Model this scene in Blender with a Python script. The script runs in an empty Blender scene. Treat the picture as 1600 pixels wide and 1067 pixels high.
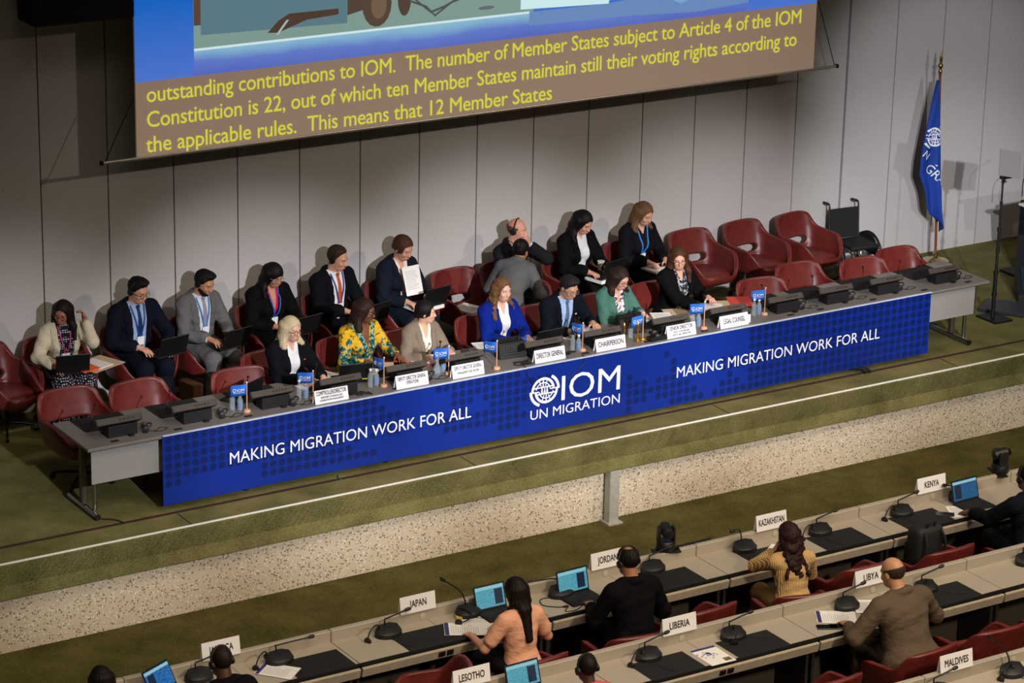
import bpy, bmesh, math, random
import numpy as np
from mathutils import Vector, Matrix
from mathutils.bvhtree import BVHTree

# ------------------------------------------------------------------ camera, light, exposure
DEBUG = False
scene = bpy.context.scene
C = scene.collection
R = math.radians


def aim(o, d, up=(0, 0, 1)):
    o.rotation_euler = Vector(d).to_track_quat('-Z', 'Y').to_euler()


cam_data = bpy.data.cameras.new('camera')
cam = bpy.data.objects.new('camera', cam_data)
C.objects.link(cam)
cam_data.sensor_width = 36.0
cam_data.lens = 101.15
cam_data.clip_end = 200
_y, _p, _r = R(32.6785), R(18.5703), R(1.2737)
_f = Vector((math.sin(_y) * math.cos(_p), math.cos(_y) * math.cos(_p), -math.sin(_p)))
_rt = Vector((math.cos(_y), -math.sin(_y), 0))
_up = _rt.cross(_f)
_r2 = _rt * math.cos(_r) + _up * math.sin(_r)
_u2 = -_rt * math.sin(_r) + _up * math.cos(_r)
_m = Matrix((_r2, _u2, -_f)).transposed().to_4x4()
_m.translation = Vector((-9.7757, -22.1937, 9.896))
cam.matrix_world = _m
scene.camera = cam

scene.view_settings.view_transform = 'Standard'
scene.view_settings.look = 'None'
scene.view_settings.gamma = 1
scene.view_settings.use_curve_mapping = False
scene.view_settings.exposure = 0.0

world = bpy.data.worlds.new('world')
scene.world = world
world.use_nodes = True
world.node_tree.nodes['Background'].inputs[0].default_value = (0.9, 0.75, 0.55, 1)
world.node_tree.nodes['Background'].inputs[1].default_value = 0.010


def spot(name, loc, target, power, angle, blend, col, size):
    l = bpy.data.lights.new(name, 'SPOT')
    l.energy = power
    l.color = col
    l.spot_size = R(angle)
    l.spot_blend = blend
    l.shadow_soft_size = size
    o = bpy.data.objects.new(name, l)
    C.objects.link(o)
    o.location = loc
    aim(o, Vector(target) - Vector(loc))
    return o


def area(name, loc, target, power, sx, sy, col, spread=180):
    l = bpy.data.lights.new(name, 'AREA')
    l.shape = 'RECTANGLE'
    l.size, l.size_y = sx, sy
    l.spread = R(spread)
    l.energy = power
    l.color = col
    o = bpy.data.objects.new(name, l)
    C.objects.link(o)
    o.location = loc
    aim(o, Vector(target) - Vector(loc))
    return o


# stage spotlights on the gallery bar, aimed along the podium
for i, (tx, pw) in enumerate([(0.2, 12500), (2.9, 21000), (5.6, 25000), (8.4, 22000), (11.4, 16000)]):
    spot('stage_spotlight', (-1.5 + 0.12 * i, -22, 10), (tx, 1.1, 0.45), pw, 10.5, 1.0, (0.97, 0.96, 1.0), 0.16)
# cooler spotlights on the speaking lectern and the flag
spot('lectern_spotlight', (-2.4, -21, 10), (12.6, 2.6, 1.5), 8500, 10, 0.7, (0.95, 0.96, 1.0), 0.10)
spot('flag_spotlight', (6.1, -21, 6.9), (12.2, 3.0, 1.6), 3500, 10, 0.8, (0.96, 0.96, 1.0), 0.10)
# side spotlight from the far side of the hall
spot('side_spotlight', (15, -12, 10.5), (5.5, 1.4, 0.4), 3400, 36, 1.0, (1.0, 0.84, 0.68), 0.25)
# warm house lights above the hall
area('house_light', (4, -8.5, 8.5), (4, -6.2, -0.9), 470, 18, 5, (1.0, 0.84, 0.65), 95)
o = spot('hall_front_light', (4, -18, 9), (4, -3.4, -0.8), 3900, 19, 0.6, (1.0, 0.84, 0.63), 0.5)
o.scale = (3.2, 1, 1)
area('stage_house_light', (6, -1.5, 8.5), (6, 0.5, 0), 40, 14, 2, (1.0, 0.84, 0.66), 80)

# ------------------------------------------------------------------ materials


def lin(c):
    return tuple(((v / 255) / 12.92 if v / 255 <= 0.04045 else ((v / 255 + 0.055) / 1.055) ** 2.4) for v in c)


class NT:
    def __init__(s, name):
        s.m = bpy.data.materials.new(name)
        s.m.use_nodes = True
        s.t = s.m.node_tree
        s.b = s.t.nodes['Principled BSDF']
        s.co = None

    def n(s, typ, **kw):
        nd = s.t.nodes.new(typ)
        for k, v in kw.items():
            setattr(nd, k, v)
        return nd

    def l(s, a, b):
        s.t.links.new(a, b)

    def coord(s):
        if not s.co:
            s.co = s.n('ShaderNodeTexCoord')
        return s.co.outputs['Object']

    def mapped(s, scale):
        mp = s.n('ShaderNodeMapping')
        mp.inputs['Scale'].default_value = scale
        s.l(s.coord(), mp.inputs[0])
        return mp.outputs[0]

    def noise(s, scale, detail=3, rough=0.6, vec=None):
        nd = s.n('ShaderNodeTexNoise')
        nd.inputs['Scale'].default_value = scale
        nd.inputs['Detail'].default_value = detail
        nd.inputs['Roughness'].default_value = rough
        s.l(vec or s.coord(), nd.inputs['Vector'])
        return nd.outputs['Fac']

    def ramp(s, fac, stops, const=False):
        r = s.n('ShaderNodeValToRGB')
        if const:
            r.color_ramp.interpolation = 'CONSTANT'
        e = r.color_ramp.elements
        while len(e) < len(stops):
            e.new(0.5)
        for k, (p, c) in enumerate(stops):
            e[k].position = p
            e[k].color = tuple(c) + (1,)
        s.l(fac, r.inputs[0])
        return r.outputs[0]

    def bump(s, h, strength=0.3, dist=0.002):
        b = s.n('ShaderNodeBump')
        b.inputs['Strength'].default_value = strength
        b.inputs['Distance'].default_value = dist
        s.l(h, b.inputs['Height'])
        s.l(b.outputs[0], s.b.inputs['Normal'])

    def base(s, x):
        s.l(x, s.b.inputs['Base Color'])


_mats = {}


def mat(name, col, rough=0.6, metal=0.0, vary=0.12, scale=30, bump=0.0, bscale=None, coat=0, spec=None, alpha=1):
    """plain procedural material: a colour with a soft noise variation and an optional fine bump"""
    if name in _mats:
        return _mats[name]
    t = NT(name)
    c = lin(col)
    if vary:
        f = t.noise(scale)
        t.base(t.ramp(f, [(0.3, tuple(v * (1 - vary) for v in c)), (0.7, tuple(min(1, v * (1 + vary)) for v in c))]))
    else:
        t.b.inputs['Base Color'].default_value = c + (1,)
    t.b.inputs['Roughness'].default_value = rough
    t.b.inputs['Metallic'].default_value = metal
    if coat:
        t.b.inputs['Coat Weight'].default_value = coat
        t.b.inputs['Coat Roughness'].default_value = 0.25
    if spec is not None:
        t.b.inputs['Specular IOR Level'].default_value = spec
    if bump:
        t.bump(t.noise(bscale or 200, 2), bump, 0.003)
    _mats[name] = t.m
    return t.m


def emit(name, col, strength=1.0, base=(20, 20, 20)):
    if name in _mats:
        return _mats[name]
    t = NT(name)
    t.b.inputs['Base Color'].default_value = lin(base) + (1,)
    t.b.inputs['Emission Color'].default_value = lin(col) + (1,)
    t.b.inputs['Emission Strength'].default_value = strength
    t.b.inputs['Roughness'].default_value = 0.5
    _mats[name] = t.m
    return t.m


def glass(name, col, alpha=0.25, rough=0.05):
    if name in _mats:
        return _mats[name]
    t = NT(name)
    t.b.inputs['Base Color'].default_value = lin(col) + (1,)
    t.b.inputs['Roughness'].default_value = rough
    t.b.inputs['Alpha'].default_value = alpha
    _mats[name] = t.m
    return t.m


def carpet(name, dark, light):
    t = NT(name)
    f = t.noise(105, 5, 0.8)
    g = t.noise(2.2, 3, 0.6)
    mix = t.n('ShaderNodeMath', operation='MULTIPLY_ADD')
    t.l(g, mix.inputs[0])
    mix.inputs[1].default_value = 0.35
    t.l(f, mix.inputs[2])
    t.base(t.ramp(mix.outputs[0], [(0.50, lin(dark)), (0.68, tuple((a + b) / 2 for a, b in zip(lin(dark), lin(light)))), (0.86, lin(light))]))
    t.b.inputs['Roughness'].default_value = 0.95
    t.b.inputs['Specular IOR Level'].default_value = 0.1
    t.bump(f, 0.6, 0.01)
    return t.m


def pebble():
    t = NT('exposed_aggregate_concrete')
    sand = t.ramp(t.noise(120, 4, 0.75), [(0.3, lin((172, 156, 130))), (0.5, lin((202, 188, 164))), (0.7, lin((226, 214, 194)))])

    def speck(scale, lo, hi):
        v = t.n('ShaderNodeTexVoronoi')
        v.inputs['Scale'].default_value = scale
        t.l(t.coord(), v.inputs['Vector'])
        sep = t.n('ShaderNodeSeparateColor')
        t.l(v.outputs['Color'], sep.inputs[0])
        keep = t.ramp(sep.outputs[0], [(0.0, (1, 1, 1)), (lo, (1, 1, 1)), (lo + 0.01, (0, 0, 0))])
        near = t.ramp(v.outputs['Distance'], [(hi, (1, 1, 1)), (hi + 0.12, (0, 0, 0))])
        m = t.n('ShaderNodeMath', operation='MULTIPLY')
        t.l(keep, m.inputs[0])
        t.l(near, m.inputs[1])
        return m.outputs[0], v.outputs['Distance']

    cur = sand
    for scale, lo, hi, col in ((58, 0.16, 0.42, (108, 92, 74)), (44, 0.10, 0.34, (150, 130, 104)), (66, 0.13, 0.40, (240, 232, 216))):
        f, dist = speck(scale, lo, hi)
        mx = t.n('ShaderNodeMix', data_type='RGBA')
        t.l(f, mx.inputs['Factor'])
        t.l(cur, mx.inputs['A'])
        mx.inputs['B'].default_value = lin(col) + (1,)
        cur = mx.outputs['Result']
    t.base(cur)
    t.b.inputs['Roughness'].default_value = 0.85
    t.bump(t.noise(70, 4, 0.7), 0.5, 0.008)
    return t.m


def leather():
    t = NT('red_leather')
    f = t.noise(9, 3)
    t.base(t.ramp(f, [(0.3, lin((92, 30, 27))), (0.7, lin((114, 40, 36)))]))
    t.b.inputs['Roughness'].default_value = 0.40
    t.b.inputs['Specular IOR Level'].default_value = 0.6
    t.bump(t.noise(260, 2), 0.12, 0.002)
    return t.m


def wall_cloth():
    t = NT('grey_fabric_wall_panel')
    f = t.noise(70, 4, 0.7, t.mapped((1, 1, 3)))
    t.base(t.ramp(f, [(0.3, lin((180, 176, 174))), (0.7, lin((196, 192, 190)))]))
    t.b.inputs['Roughness'].default_value = 0.9
    t.b.inputs['Specular IOR Level'].default_value = 0.15
    return t.m


M_WALL = wall_cloth()
M_GAP = mat('dark_joint', (24, 22, 22), 0.9)
M_STAGE = carpet('olive_stage_carpet', (52, 50, 22), (150, 144, 92))
M_HALL = carpet('dark_olive_hall_carpet', (42, 40, 17), (116, 110, 60))
M_PEB = pebble()
M_RED = leather()
M_BLACK = mat('black_plastic', (13, 13, 14), 0.5)
M_SOFTBLACK = mat('matte_black', (12, 12, 13), 0.8)
M_CONSOLE = mat('charcoal_console', (22, 21, 22), 0.5)
M_STRIP = mat('grey_brown_console_strip', (58, 51, 46), 0.5)
M_CHROME = mat('brushed_steel', (170, 170, 168), 0.3, 1.0, 0.05)
M_DKSTEEL = mat('dark_steel', (52, 50, 50), 0.4, 0.8)
M_TABLE = mat('grey_laminate', (116, 110, 105), 0.45, 0, 0.05, 60)
M_PANEL = mat('light_grey_panel', (148, 144, 140), 0.6, 0, 0.05, 300)
M_DESK = mat('beige_grey_laminate', (168, 158, 142), 0.5, 0, 0.05, 150)
M_NOSE = mat('pale_wood_edge', (166, 154, 134), 0.5, 0, 0.10, 20)
M_PAPER = mat('white_paper', (232, 230, 226), 0.8, 0, 0.03)
M_CARD = mat('white_card', (236, 234, 236), 0.7, 0, 0.02)
M_INK = mat('black_ink', (22, 20, 24), 0.7)
M_MANILA = mat('manila_card', (196, 172, 140), 0.8)
M_ORANGE = mat('orange_card', (232, 92, 44), 0.7)
M_REDCARD = mat('red_card', (214, 74, 62), 0.7)
M_WHITEINK = mat('white_print', (238, 240, 246), 0.6, 0, 0.0)
M_WOODPIN = mat('light_beech', (214, 160, 118), 0.5)
M_SCREENOFF = mat('dark_screen', (10, 11, 14), 0.2)

# ------------------------------------------------------------------ mesh helpers


class MB:
    """collects shapes into one mesh"""

    def __init__(s):
        s.bm = bmesh.new()
        s.mi = 0

    def _tag(s, faces):
        for f in faces:
            f.material_index = s.mi

    def box(s, c, size, rot=None, bev=0.0, seg=1):
        r = bmesh.ops.create_cube(s.bm, size=1.0)
        vs = r['verts']
        m = Matrix.Translation(c) @ (rot.to_4x4() if rot else Matrix()) @ Matrix.Diagonal((size[0], size[1], size[2], 1))
        bmesh.ops.transform(s.bm, matrix=m, verts=vs)
        fs = set(f for v in vs for f in v.link_faces)
        s._tag(fs)
        if bev:
            es = set(e for v in vs for e in v.link_edges)
            rr = bmesh.ops.bevel(s.bm, geom=list(es), offset=bev, segments=seg, affect='EDGES', profile=0.5)
            s._tag(rr['faces'])
        return s

    def prism(s, poly, axis_a, axis_b, axis_n, h0, h1):
        """extrude a 2-D polygon given in axes a,b from h0 to h1 along n"""
        a, b, n = Vector(axis_a), Vector(axis_b), Vector(axis_n)
        lo = [s.bm.verts.new(a * p[0] + b * p[1] + n * h0) for p in poly]
        hi = [s.bm.verts.new(a * p[0] + b * p[1] + n * h1) for p in poly]
        fs = [s.bm.faces.new(lo[::-1]), s.bm.faces.new(hi)]
        k = len(poly)
        for i in range(k):
            fs.append(s.bm.faces.new((lo[i], lo[(i + 1) % k], hi[(i + 1) % k], hi[i])))
        s._tag(fs)
        return s

    def poly(s, pts):
        f = s.bm.faces.new([s.bm.verts.new(p) for p in pts])
        f.material_index = s.mi
        return s

    def tube(s, pts, r, seg=8, closed=False, r2=None):
        pts = [Vector(p) for p in pts]
        n = len(pts)
        rings = []
        prev = None
        for i, p in enumerate(pts):
            if closed:
                t = pts[(i + 1) % n] - pts[i - 1]
            else:
                t = pts[min(i + 1, n - 1)] - pts[max(i - 1, 0)]
            t.normalize()
            if prev is None:
                a = t.orthogonal().normalized()
            else:
                a = prev - t * prev.dot(t)
                a = a.normalized() if a.length > 1e-6 else t.orthogonal().normalized()
            prev = a
            b = t.cross(a)
            rr = r if r2 is None else r + (r2 - r) * i / (n - 1)
            rings.append([s.bm.verts.new(p + (a * math.cos(q) + b * math.sin(q)) * rr) for q in [2 * math.pi * k / seg for k in range(seg)]])
        fs = []
        for i in range(n if closed else n - 1):
            A, B = rings[i], rings[(i + 1) % n]
            for k in range(seg):
                fs.append(s.bm.faces.new((A[k], A[(k + 1) % seg], B[(k + 1) % seg], B[k])))
        if not closed:
            fs.append(s.bm.faces.new(rings[0][::-1]))
            fs.append(s.bm.faces.new(rings[-1]))
        s._tag(fs)
        return s

    def lathe(s, prof, c=(0, 0, 0), seg=20, rot=None):
        c = Vector(c)
        rings = []
        for (r, z) in prof:
            ring = []
            for k in range(seg):
                q = 2 * math.pi * k / seg
                v = Vector((r * math.cos(q), r * math.sin(q), z))
                ring.append(s.bm.verts.new(c + (rot @ v if rot else v)))
            rings.append(ring)
        fs = []
        for A, B in zip(rings, rings[1:]):
            for k in range(seg):
                fs.append(s.bm.faces.new((A[k], A[(k + 1) % seg], B[(k + 1) % seg], B[k])))
        fs.append(s.bm.faces.new(rings[0][::-1]))
        fs.append(s.bm.faces.new(rings[-1]))
        s._tag(fs)
        return s

    def ball(s, c, r, rot=None, u=12, v=8):
        rr = bmesh.ops.create_uvsphere(s.bm, u_segments=u, v_segments=v, radius=1.0)
        m = Matrix.Translation(c) @ (rot.to_4x4() if rot else Matrix()) @ Matrix.Diagonal((r[0], r[1], r[2], 1))
        bmesh.ops.transform(s.bm, matrix=m, verts=rr['verts'])
        s._tag(set(f for w in rr['verts'] for f in w.link_faces))
        return s

    def build(s, name, m, parent=None, smooth=False, loc=None):
        me = bpy.data.meshes.new(name)
        bmesh.ops.recalc_face_normals(s.bm, faces=s.bm.faces[:])
        s.bm.to_mesh(me)
        s.bm.free()
        for x in (m if isinstance(m, (list, tuple)) else [m]):
            me.materials.append(x)
        if smooth:
            me.polygons.foreach_set('use_smooth', [True] * len(me.polygons))
            if smooth != 'all':
                try:
                    me.set_sharp_from_angle(angle=R(40))
                except Exception:
                    pass
        return link(name, me, parent, loc)


def link(name, me, parent=None, loc=None):
    o = bpy.data.objects.new(name, me)
    C.objects.link(o)
    if parent:
        o.parent = parent
    if loc:
        o.location = loc
    return o


def tag(o, label, cat, group=None, kind=None):
    o['label'] = label
    o['category'] = cat
    if group:
        o['group'] = group
    if kind:
        o['kind'] = kind
    return o


def thing(name, label, cat, loc=(0, 0, 0), rz=0, group=None):
    o = bpy.data.objects.new(name, None)
    o.empty_display_size = 0.1
    C.objects.link(o)
    o.location = loc
    o.rotation_euler = (0, 0, R(rz))
    return tag(o, label, cat, group)


def structure(o):
    o['kind'] = 'structure'
    return o


def dup(root, loc, rz, label, group=None):
    r = root.copy()
    C.objects.link(r)
    r.location = loc
    r.rotation_euler = (0, 0, R(rz))
    r['label'] = label
    if group:
        r['group'] = group
    for ch in list(root.children):
        c = ch.copy()
        C.objects.link(c)
        c.parent = r
        for g in list(ch.children):
            d = g.copy()
            C.objects.link(d)
            d.parent = c
    return r


def text(body, size, m, parent, loc, rot=(90, 0, 0), sx=1.0, align='CENTER', name='lettering', extrude=0.0006, spacing=1.0, bold=0.0, heavy=0.0):
    cu = bpy.data.curves.new(name, 'FONT')
    cu.body = body
    cu.size = size
    cu.align_x = align
    cu.extrude = extrude
    cu.space_character = spacing
    cu.offset = bold
    cu.resolution_u = 3
    t = bpy.data.objects.new(name, cu)
    C.objects.link(t)
    dg = bpy.context.evaluated_depsgraph_get()
    me = bpy.data.meshes.new_from_object(t.evaluated_get(dg))
    bpy.data.objects.remove(t)
    bpy.data.curves.remove(cu)
    me.name = name
    me.materials.clear()
    me.materials.append(m)
    if heavy:
        # heavier strokes: the same letters laid again beside themselves
        b_ = bmesh.new()
        for k, (dx, dy) in enumerate(((0, 0), (heavy, 0), (-heavy, 0), (0, heavy), (0, -heavy), (heavy * 0.7, heavy * 0.7), (-heavy * 0.7, heavy * 0.7), (heavy * 0.7, -heavy * 0.7), (-heavy * 0.7, -heavy * 0.7))):
            n0 = len(b_.verts)
            b_.from_mesh(me)
            b_.verts.ensure_lookup_table()
            for v in b_.verts[n0:]:
                v.co += Vector((dx, dy, 0.00012 * k))
        b_.to_mesh(me)
        b_.free()
    o = link(name, me, parent)
    o.matrix_local = Matrix.Translation(loc) @ Matrix.Rotation(R(rot[2]), 4, 'Z') @ Matrix.Rotation(R(rot[0]), 4, 'X') @ Matrix.Diagonal((sx, 1, 1, 1))
    return o


def applied(o, name):
    """replace a mesh object's data by its modified mesh"""
    dg = bpy.context.evaluated_depsgraph_get()
    me = bpy.data.meshes.new_from_object(o.evaluated_get(dg))
    me.name = name
    o.modifiers.clear()
    o.data = me
    return o


def arc(c, r, a0, a1, n, ax=(1, 0, 0), ay=(0, 0, 1)):
    c, ax, ay = Vector(c), Vector(ax), Vector(ay)
    return [c + ax * (r * math.cos(R(a0 + (a1 - a0) * i / n))) + ay * (r * math.sin(R(a0 + (a1 - a0) * i / n))) for i in range(n + 1)]


def spline(pts, n=6):
    """Catmull-Rom through points"""
    P = [Vector(p) for p in pts]
    out = []
    for i in range(len(P) - 1):
        p0, p1, p2, p3 = P[max(i - 1, 0)], P[i], P[i + 1], P[min(i + 2, len(P) - 1)]
        for k in range(n):
            t = k / n
            out.append(0.5 * ((2 * p1) + (p2 - p0) * t + (2 * p0 - 5 * p1 + 4 * p2 - p3) * t * t + (3 * p1 - p0 - 3 * p2 + p3) * t ** 3))
    out.append(P[-1])
    return out

# ------------------------------------------------------------------ the setting
WALL_Y = 3.05
EDGE_Y = -0.44
HALL_Z = -0.90

# back wall: fabric panels with dark joints, on one backing
b = MB()
b.mi = 1
b.box((7, WALL_Y + 0.09, 3.2), (32, 0.10, 6.6))
b.mi = 0
x0, pw = 0.924, 0.7138
for k in range(-12, 22):
    a, c = x0 + k * pw, x0 + (k + 1) * pw
    g0 = 0.016 if k == 14 else 0.007
    g1 = 0.016 if k == 13 else 0.007
    b.box(((a + g0 + c - g1) / 2, WALL_Y + 0.02, 3.2), (c - g1 - a - g0, 0.04, 6.4))
structure(b.build('wall_back', [M_WALL, M_GAP]))

# stage: carpeted floor and nosing, concrete face below it
b = MB()
b.box((7, (EDGE_Y + WALL_Y + 0.1) / 2, -0.1), (32, WALL_Y + 0.1 - EDGE_Y, 0.2))
b.box((7, EDGE_Y + 0.1, -0.17), (32, 0.2, 0.338), bev=0.012, seg=2)
structure(b.build('floor_stage', M_STAGE))
b = MB()
b.box((7, EDGE_Y + 0.14 + 0.2, -0.62), (32, 0.4, 0.60))
structure(b.build('wall_stage_front', M_PEB))
b = MB()
b.box((7, EDGE_Y + 0.022, 0.002), (32, 0.030, 0.006))
structure(b.build('trim_stage_edge', mat('white_edge_strip', (252, 248, 238), 0.5)))
b = MB()
b.box((7, -0.065, 0.0015), (32, 0.042, 0.004))
for k in range(40):
    random.seed(k)
    b.box((-8 + k * 0.8 + random.random() * 0.5, -0.046, 0.003), (0.02 + random.random() * 0.05, 0.006, 0.004))
structure(b.build('trim_stage_groove', mat('dark_brown_cable_groove', (52, 26, 20), 0.8)))
b = MB()
for xx in (-2.2, 0.82, 3.83, 6.84, 9.85, 12.86):
    b.box((xx, -0.26, 0.001), (0.012, 0.31, 0.003))
structure(b.build('trim_carpet_seams', mat('carpet_seam', (40, 38, 18), 0.95)))
b = MB()
b.box((5, -11, HALL_Z - 0.1), (36, 23, 0.2))
structure(b.build('floor_hall', M_HALL))
# steel post against the stage front
o = MB().box((5.43, -0.385, -0.62), (0.115, 0.10, 0.56), bev=0.006).box((5.43, -0.39, -0.892), (0.17, 0.17, 0.016)).build('steel_post', mat('galvanised_steel', (170, 168, 158), 0.5, 0.2))
tag(o, 'square grey steel post standing against the pebbled concrete under the stage edge', 'post')
# ------------------------------------------------------------------ projection screen
SY = 2.60


def scr(pts, y):
    return [(p[0], y, p[1]) for p in pts]


t = thing('projection_screen', 'big hanging projection screen with yellow caption lines over a brown band', 'screen', (0, 0, 0))
MB().box((5.9, SY + 0.006, 4.07), (8.33, 0.008, 2.98)).build('screen_cloth', mat('screen_cloth', (190, 175, 155), 0.8, 0, 0.03), t)
o = MB().tube([(1.38, SY + 0.006, 2.585), (10.39, SY + 0.006, 2.585)], 0.016, 10).build('bottom_bar', mat('pale_metal_bar', (196, 190, 180), 0.4, 0.6), t, True)
for xx in (1.372, 10.398):
    MB().box((xx, SY + 0.006, 2.585), (0.03, 0.04, 0.04)).build('end_cap', M_BLACK, o)
for xa, xb in ((1.41, 1.72), (10.36, 10.09)):
    MB().tube([(xa, SY, 2.6), (xb, SY + 0.01, 3.35 if xa > 5 else 3.18)], 0.005, 6).build('tension_cord', M_BLACK, t)
E1 = 0.55
pic = MB().poly(scr([(1.745, 2.57), (10.06, 2.57), (10.06, 3.34), (1.745, 3.34)], SY)).build('caption_band', emit('projected_brown', (142, 120, 104), 0.66, (160, 142, 126)), t)
g = NT('projected_blue')
sp = g.n('ShaderNodeSeparateXYZ')
g.l(g.coord(), sp.inputs[0])
mr = g.n('ShaderNodeMapRange')
mr.inputs['From Min'].default_value, mr.inputs['From Max'].default_value = 3.3, 4.1
g.l(sp.outputs[2], mr.inputs[0])
cc = g.ramp(mr.outputs[0], [(0.0, lin((82, 122, 216))), (1.0, lin((20, 104, 204)))])
g.b.inputs['Base Color'].default_value = lin((40, 50, 80)) + (1,)
g.l(cc, g.b.inputs['Emission Color'])
g.b.inputs['Emission Strength'].default_value = 0.85
MB().poly(scr([(1.745, 3.34), (10.06, 3.34), (10.06, 5.5), (1.745, 5.5)], SY)).build('blue_border', g.m, t)
# the video picture: a close view of a table top with its cloth
g = NT('projected_cloth')
sp = g.n('ShaderNodeSeparateXYZ')
g.l(g.coord(), sp.inputs[0])
nz = g.noise(2.2, 3, 0.6, g.mapped((0.5, 1, 1.3)))
ad = g.n('ShaderNodeMath', operation='MULTIPLY_ADD')
g.l(nz, ad.inputs[0])
ad.inputs[1].default_value = 0.16
g.l(sp.outputs[2], ad.inputs[2])
mr = g.n('ShaderNodeMapRange')
mr.inputs['From Min'].default_value, mr.inputs['From Max'].default_value = 3.42, 3.68
g.l(ad.outputs[0], mr.inputs[0])
cc = g.ramp(mr.outputs[0], [(0.0, lin((92, 112, 206))), (0.45, lin((104, 132, 214))), (0.8, lin((140, 190, 224))), (1.0, lin((150, 206, 220)))])
g.b.inputs['Base Color'].default_value = lin((40, 50, 80)) + (1,)
g.l(cc, g.b.inputs['Emission Color'])
g.b.inputs['Emission Strength'].default_value = 0.8
M_CLOTHPIC = g.m
vid = MB().poly(scr([(2.375, 3.342), (9.1, 3.342), (9.1, 3.60), (2.375, 3.60)], SY - 0.002)).build('projected_video', M_CLOTHPIC, t)


def vpart(name, pts, col, k=2, s=0.7):
    return MB().poly(scr(pts, SY - 0.002 * k)).build(name, emit('projected_' + name, col, s, (40, 40, 44)), vid)


vpart('table_picture', [(2.375, 3.60), (6.3, 3.60), (6.3, 5.4), (2.375, 5.4)], (146, 176, 166), 1)
vpart('table_edge_picture', [(2.375, 3.588), (6.25, 3.588), (6.25, 3.612), (2.375, 3.612)], (214, 236, 244), 2, 0.9)
vpart('panel_picture', [(2.45, 3.74), (4.08, 3.70), (4.08, 5.4), (2.45, 5.4)], (104, 140, 152), 2)
vpart('shadow_picture', [(2.375, 3.84), (2.45, 3.84), (2.45, 5.4), (2.375, 5.4)], (104, 78, 62), 3)
vpart('pedestal_picture', [(4.08, 3.78), (4.38, 3.84), (4.38, 5.4), (4.08, 5.4)], (92, 76, 66), 3)
vpart('hand_shadow_picture', [(3.18, 3.69), (3.30, 3.68), (3.62, 3.78), (3.98, 3.80), (3.98, 3.86), (3.42, 3.86), (3.30, 3.80)], (88, 66, 52), 3)
vpart('pen_picture', [(3.27, 3.66), (3.30, 3.66), (3.42, 3.80), (3.39, 3.80)], (190, 210, 210), 4)


def disc(name, cx, cz, rx, rz, col, k):
    return vpart(name, [(cx + rx * math.cos(R(a)), cz + rz * math.sin(R(a))) for a in range(0, 360, 20)], col, k)


disc('earcup_picture', 4.42, 3.86, 0.17, 0.23, (96, 76, 62), 4)
disc('earpad_picture', 4.44, 3.85, 0.09, 0.14, (130, 106, 84), 5)
disc('second_earcup_picture', 4.74, 3.90, 0.08, 0.19, (92, 72, 60), 4)
b = MB()
for pts in ([(4.8, 3.92), (5.05, 3.72), (5.2, 3.76), (5.45, 3.86), (5.55, 3.98)], [(4.8, 3.86), (5.0, 3.78), (5.1, 3.68), (5.3, 3.80), (5.6, 3.88)]):
    for p, q in zip(pts, pts[1:]):
        b.poly(scr([(p[0], p[1] - 0.012), (q[0], q[1] - 0.012), (q[0], q[1] + 0.012), (p[0], p[1] + 0.012)], SY - 0.01))
b.build('cable_picture', emit('projected_cable', (90, 96, 96), 0.7), vid)
disc('coaster_picture', 5.72, 3.70, 0.10, 0.02, (110, 122, 134), 3)
vpart('fingers_picture', [(5.9, 3.82), (6.12, 3.84), (6.12, 4.2), (5.86, 4.2)], (222, 190, 160), 3)
vpart('paper_picture', [(6.14, 3.64), (7.25, 3.60), (7.25, 5.4), (6.14, 5.4)], (206, 236, 240), 3, 0.95)
vpart('far_table_picture', [(7.25, 3.63), (7.9, 3.72), (8.7, 3.80), (8.7, 5.4), (7.25, 5.4)], (176, 196, 176), 2)
vpart('hanging_cloth_picture', [(6.25, 3.60), (7.25, 3.60), (7.9, 3.66), (8.2, 3.50), (8.5, 3.64), (9.1, 3.58), (9.1, 3.44), (8.4, 3.40), (7.6, 3.44), (6.25, 3.46)], (120, 160, 214), 2)
M_CAPTION = emit('caption_yellow', (212, 214, 62), 0.85, (150, 150, 60))
for body, xa, xb, zz in (('outstanding contributions to IOM.  The number of Member States subject to Article 4 of the IOM', 1.855, 9.84, 3.135),
                         ('Constitution is 22, out of which ten Member States maintain still their voting rights according to', 1.85, 9.79, 2.885),
                         ('the applicable rules.  This means that 12 Member States', 1.845, 6.56, 2.635)):
    o = text(body, 0.228, M_CAPTION, t, (xa, SY - 0.004, zz), align='LEFT', name='caption_lettering', extrude=0.0, spacing=0.97, heavy=0.0009)
    o.scale.x = (xb - xa) / o.dimensions.x * o.scale.x
# loudspeaker box high on the wall
t = thing('wall_loudspeaker', 'long black loudspeaker box fixed high on the panelled wall', 'loudspeaker', (1.25, 2.80, 3.98))
MB().box((0, 0, 0.25), (1.06, 0.40, 0.5), bev=0.02, seg=2).build('cabinet', mat('dark_cabinet', (13, 12, 13), 0.7), t)
MB().box((0, -0.205, 0.25), (0.98, 0.012, 0.42)).build('grille', M_SOFTBLACK, t)
MB().box((0.0, 0.22, 0.25), (0.3, 0.06, 0.2)).build('wall_bracket', M_DKSTEEL, t)

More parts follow.
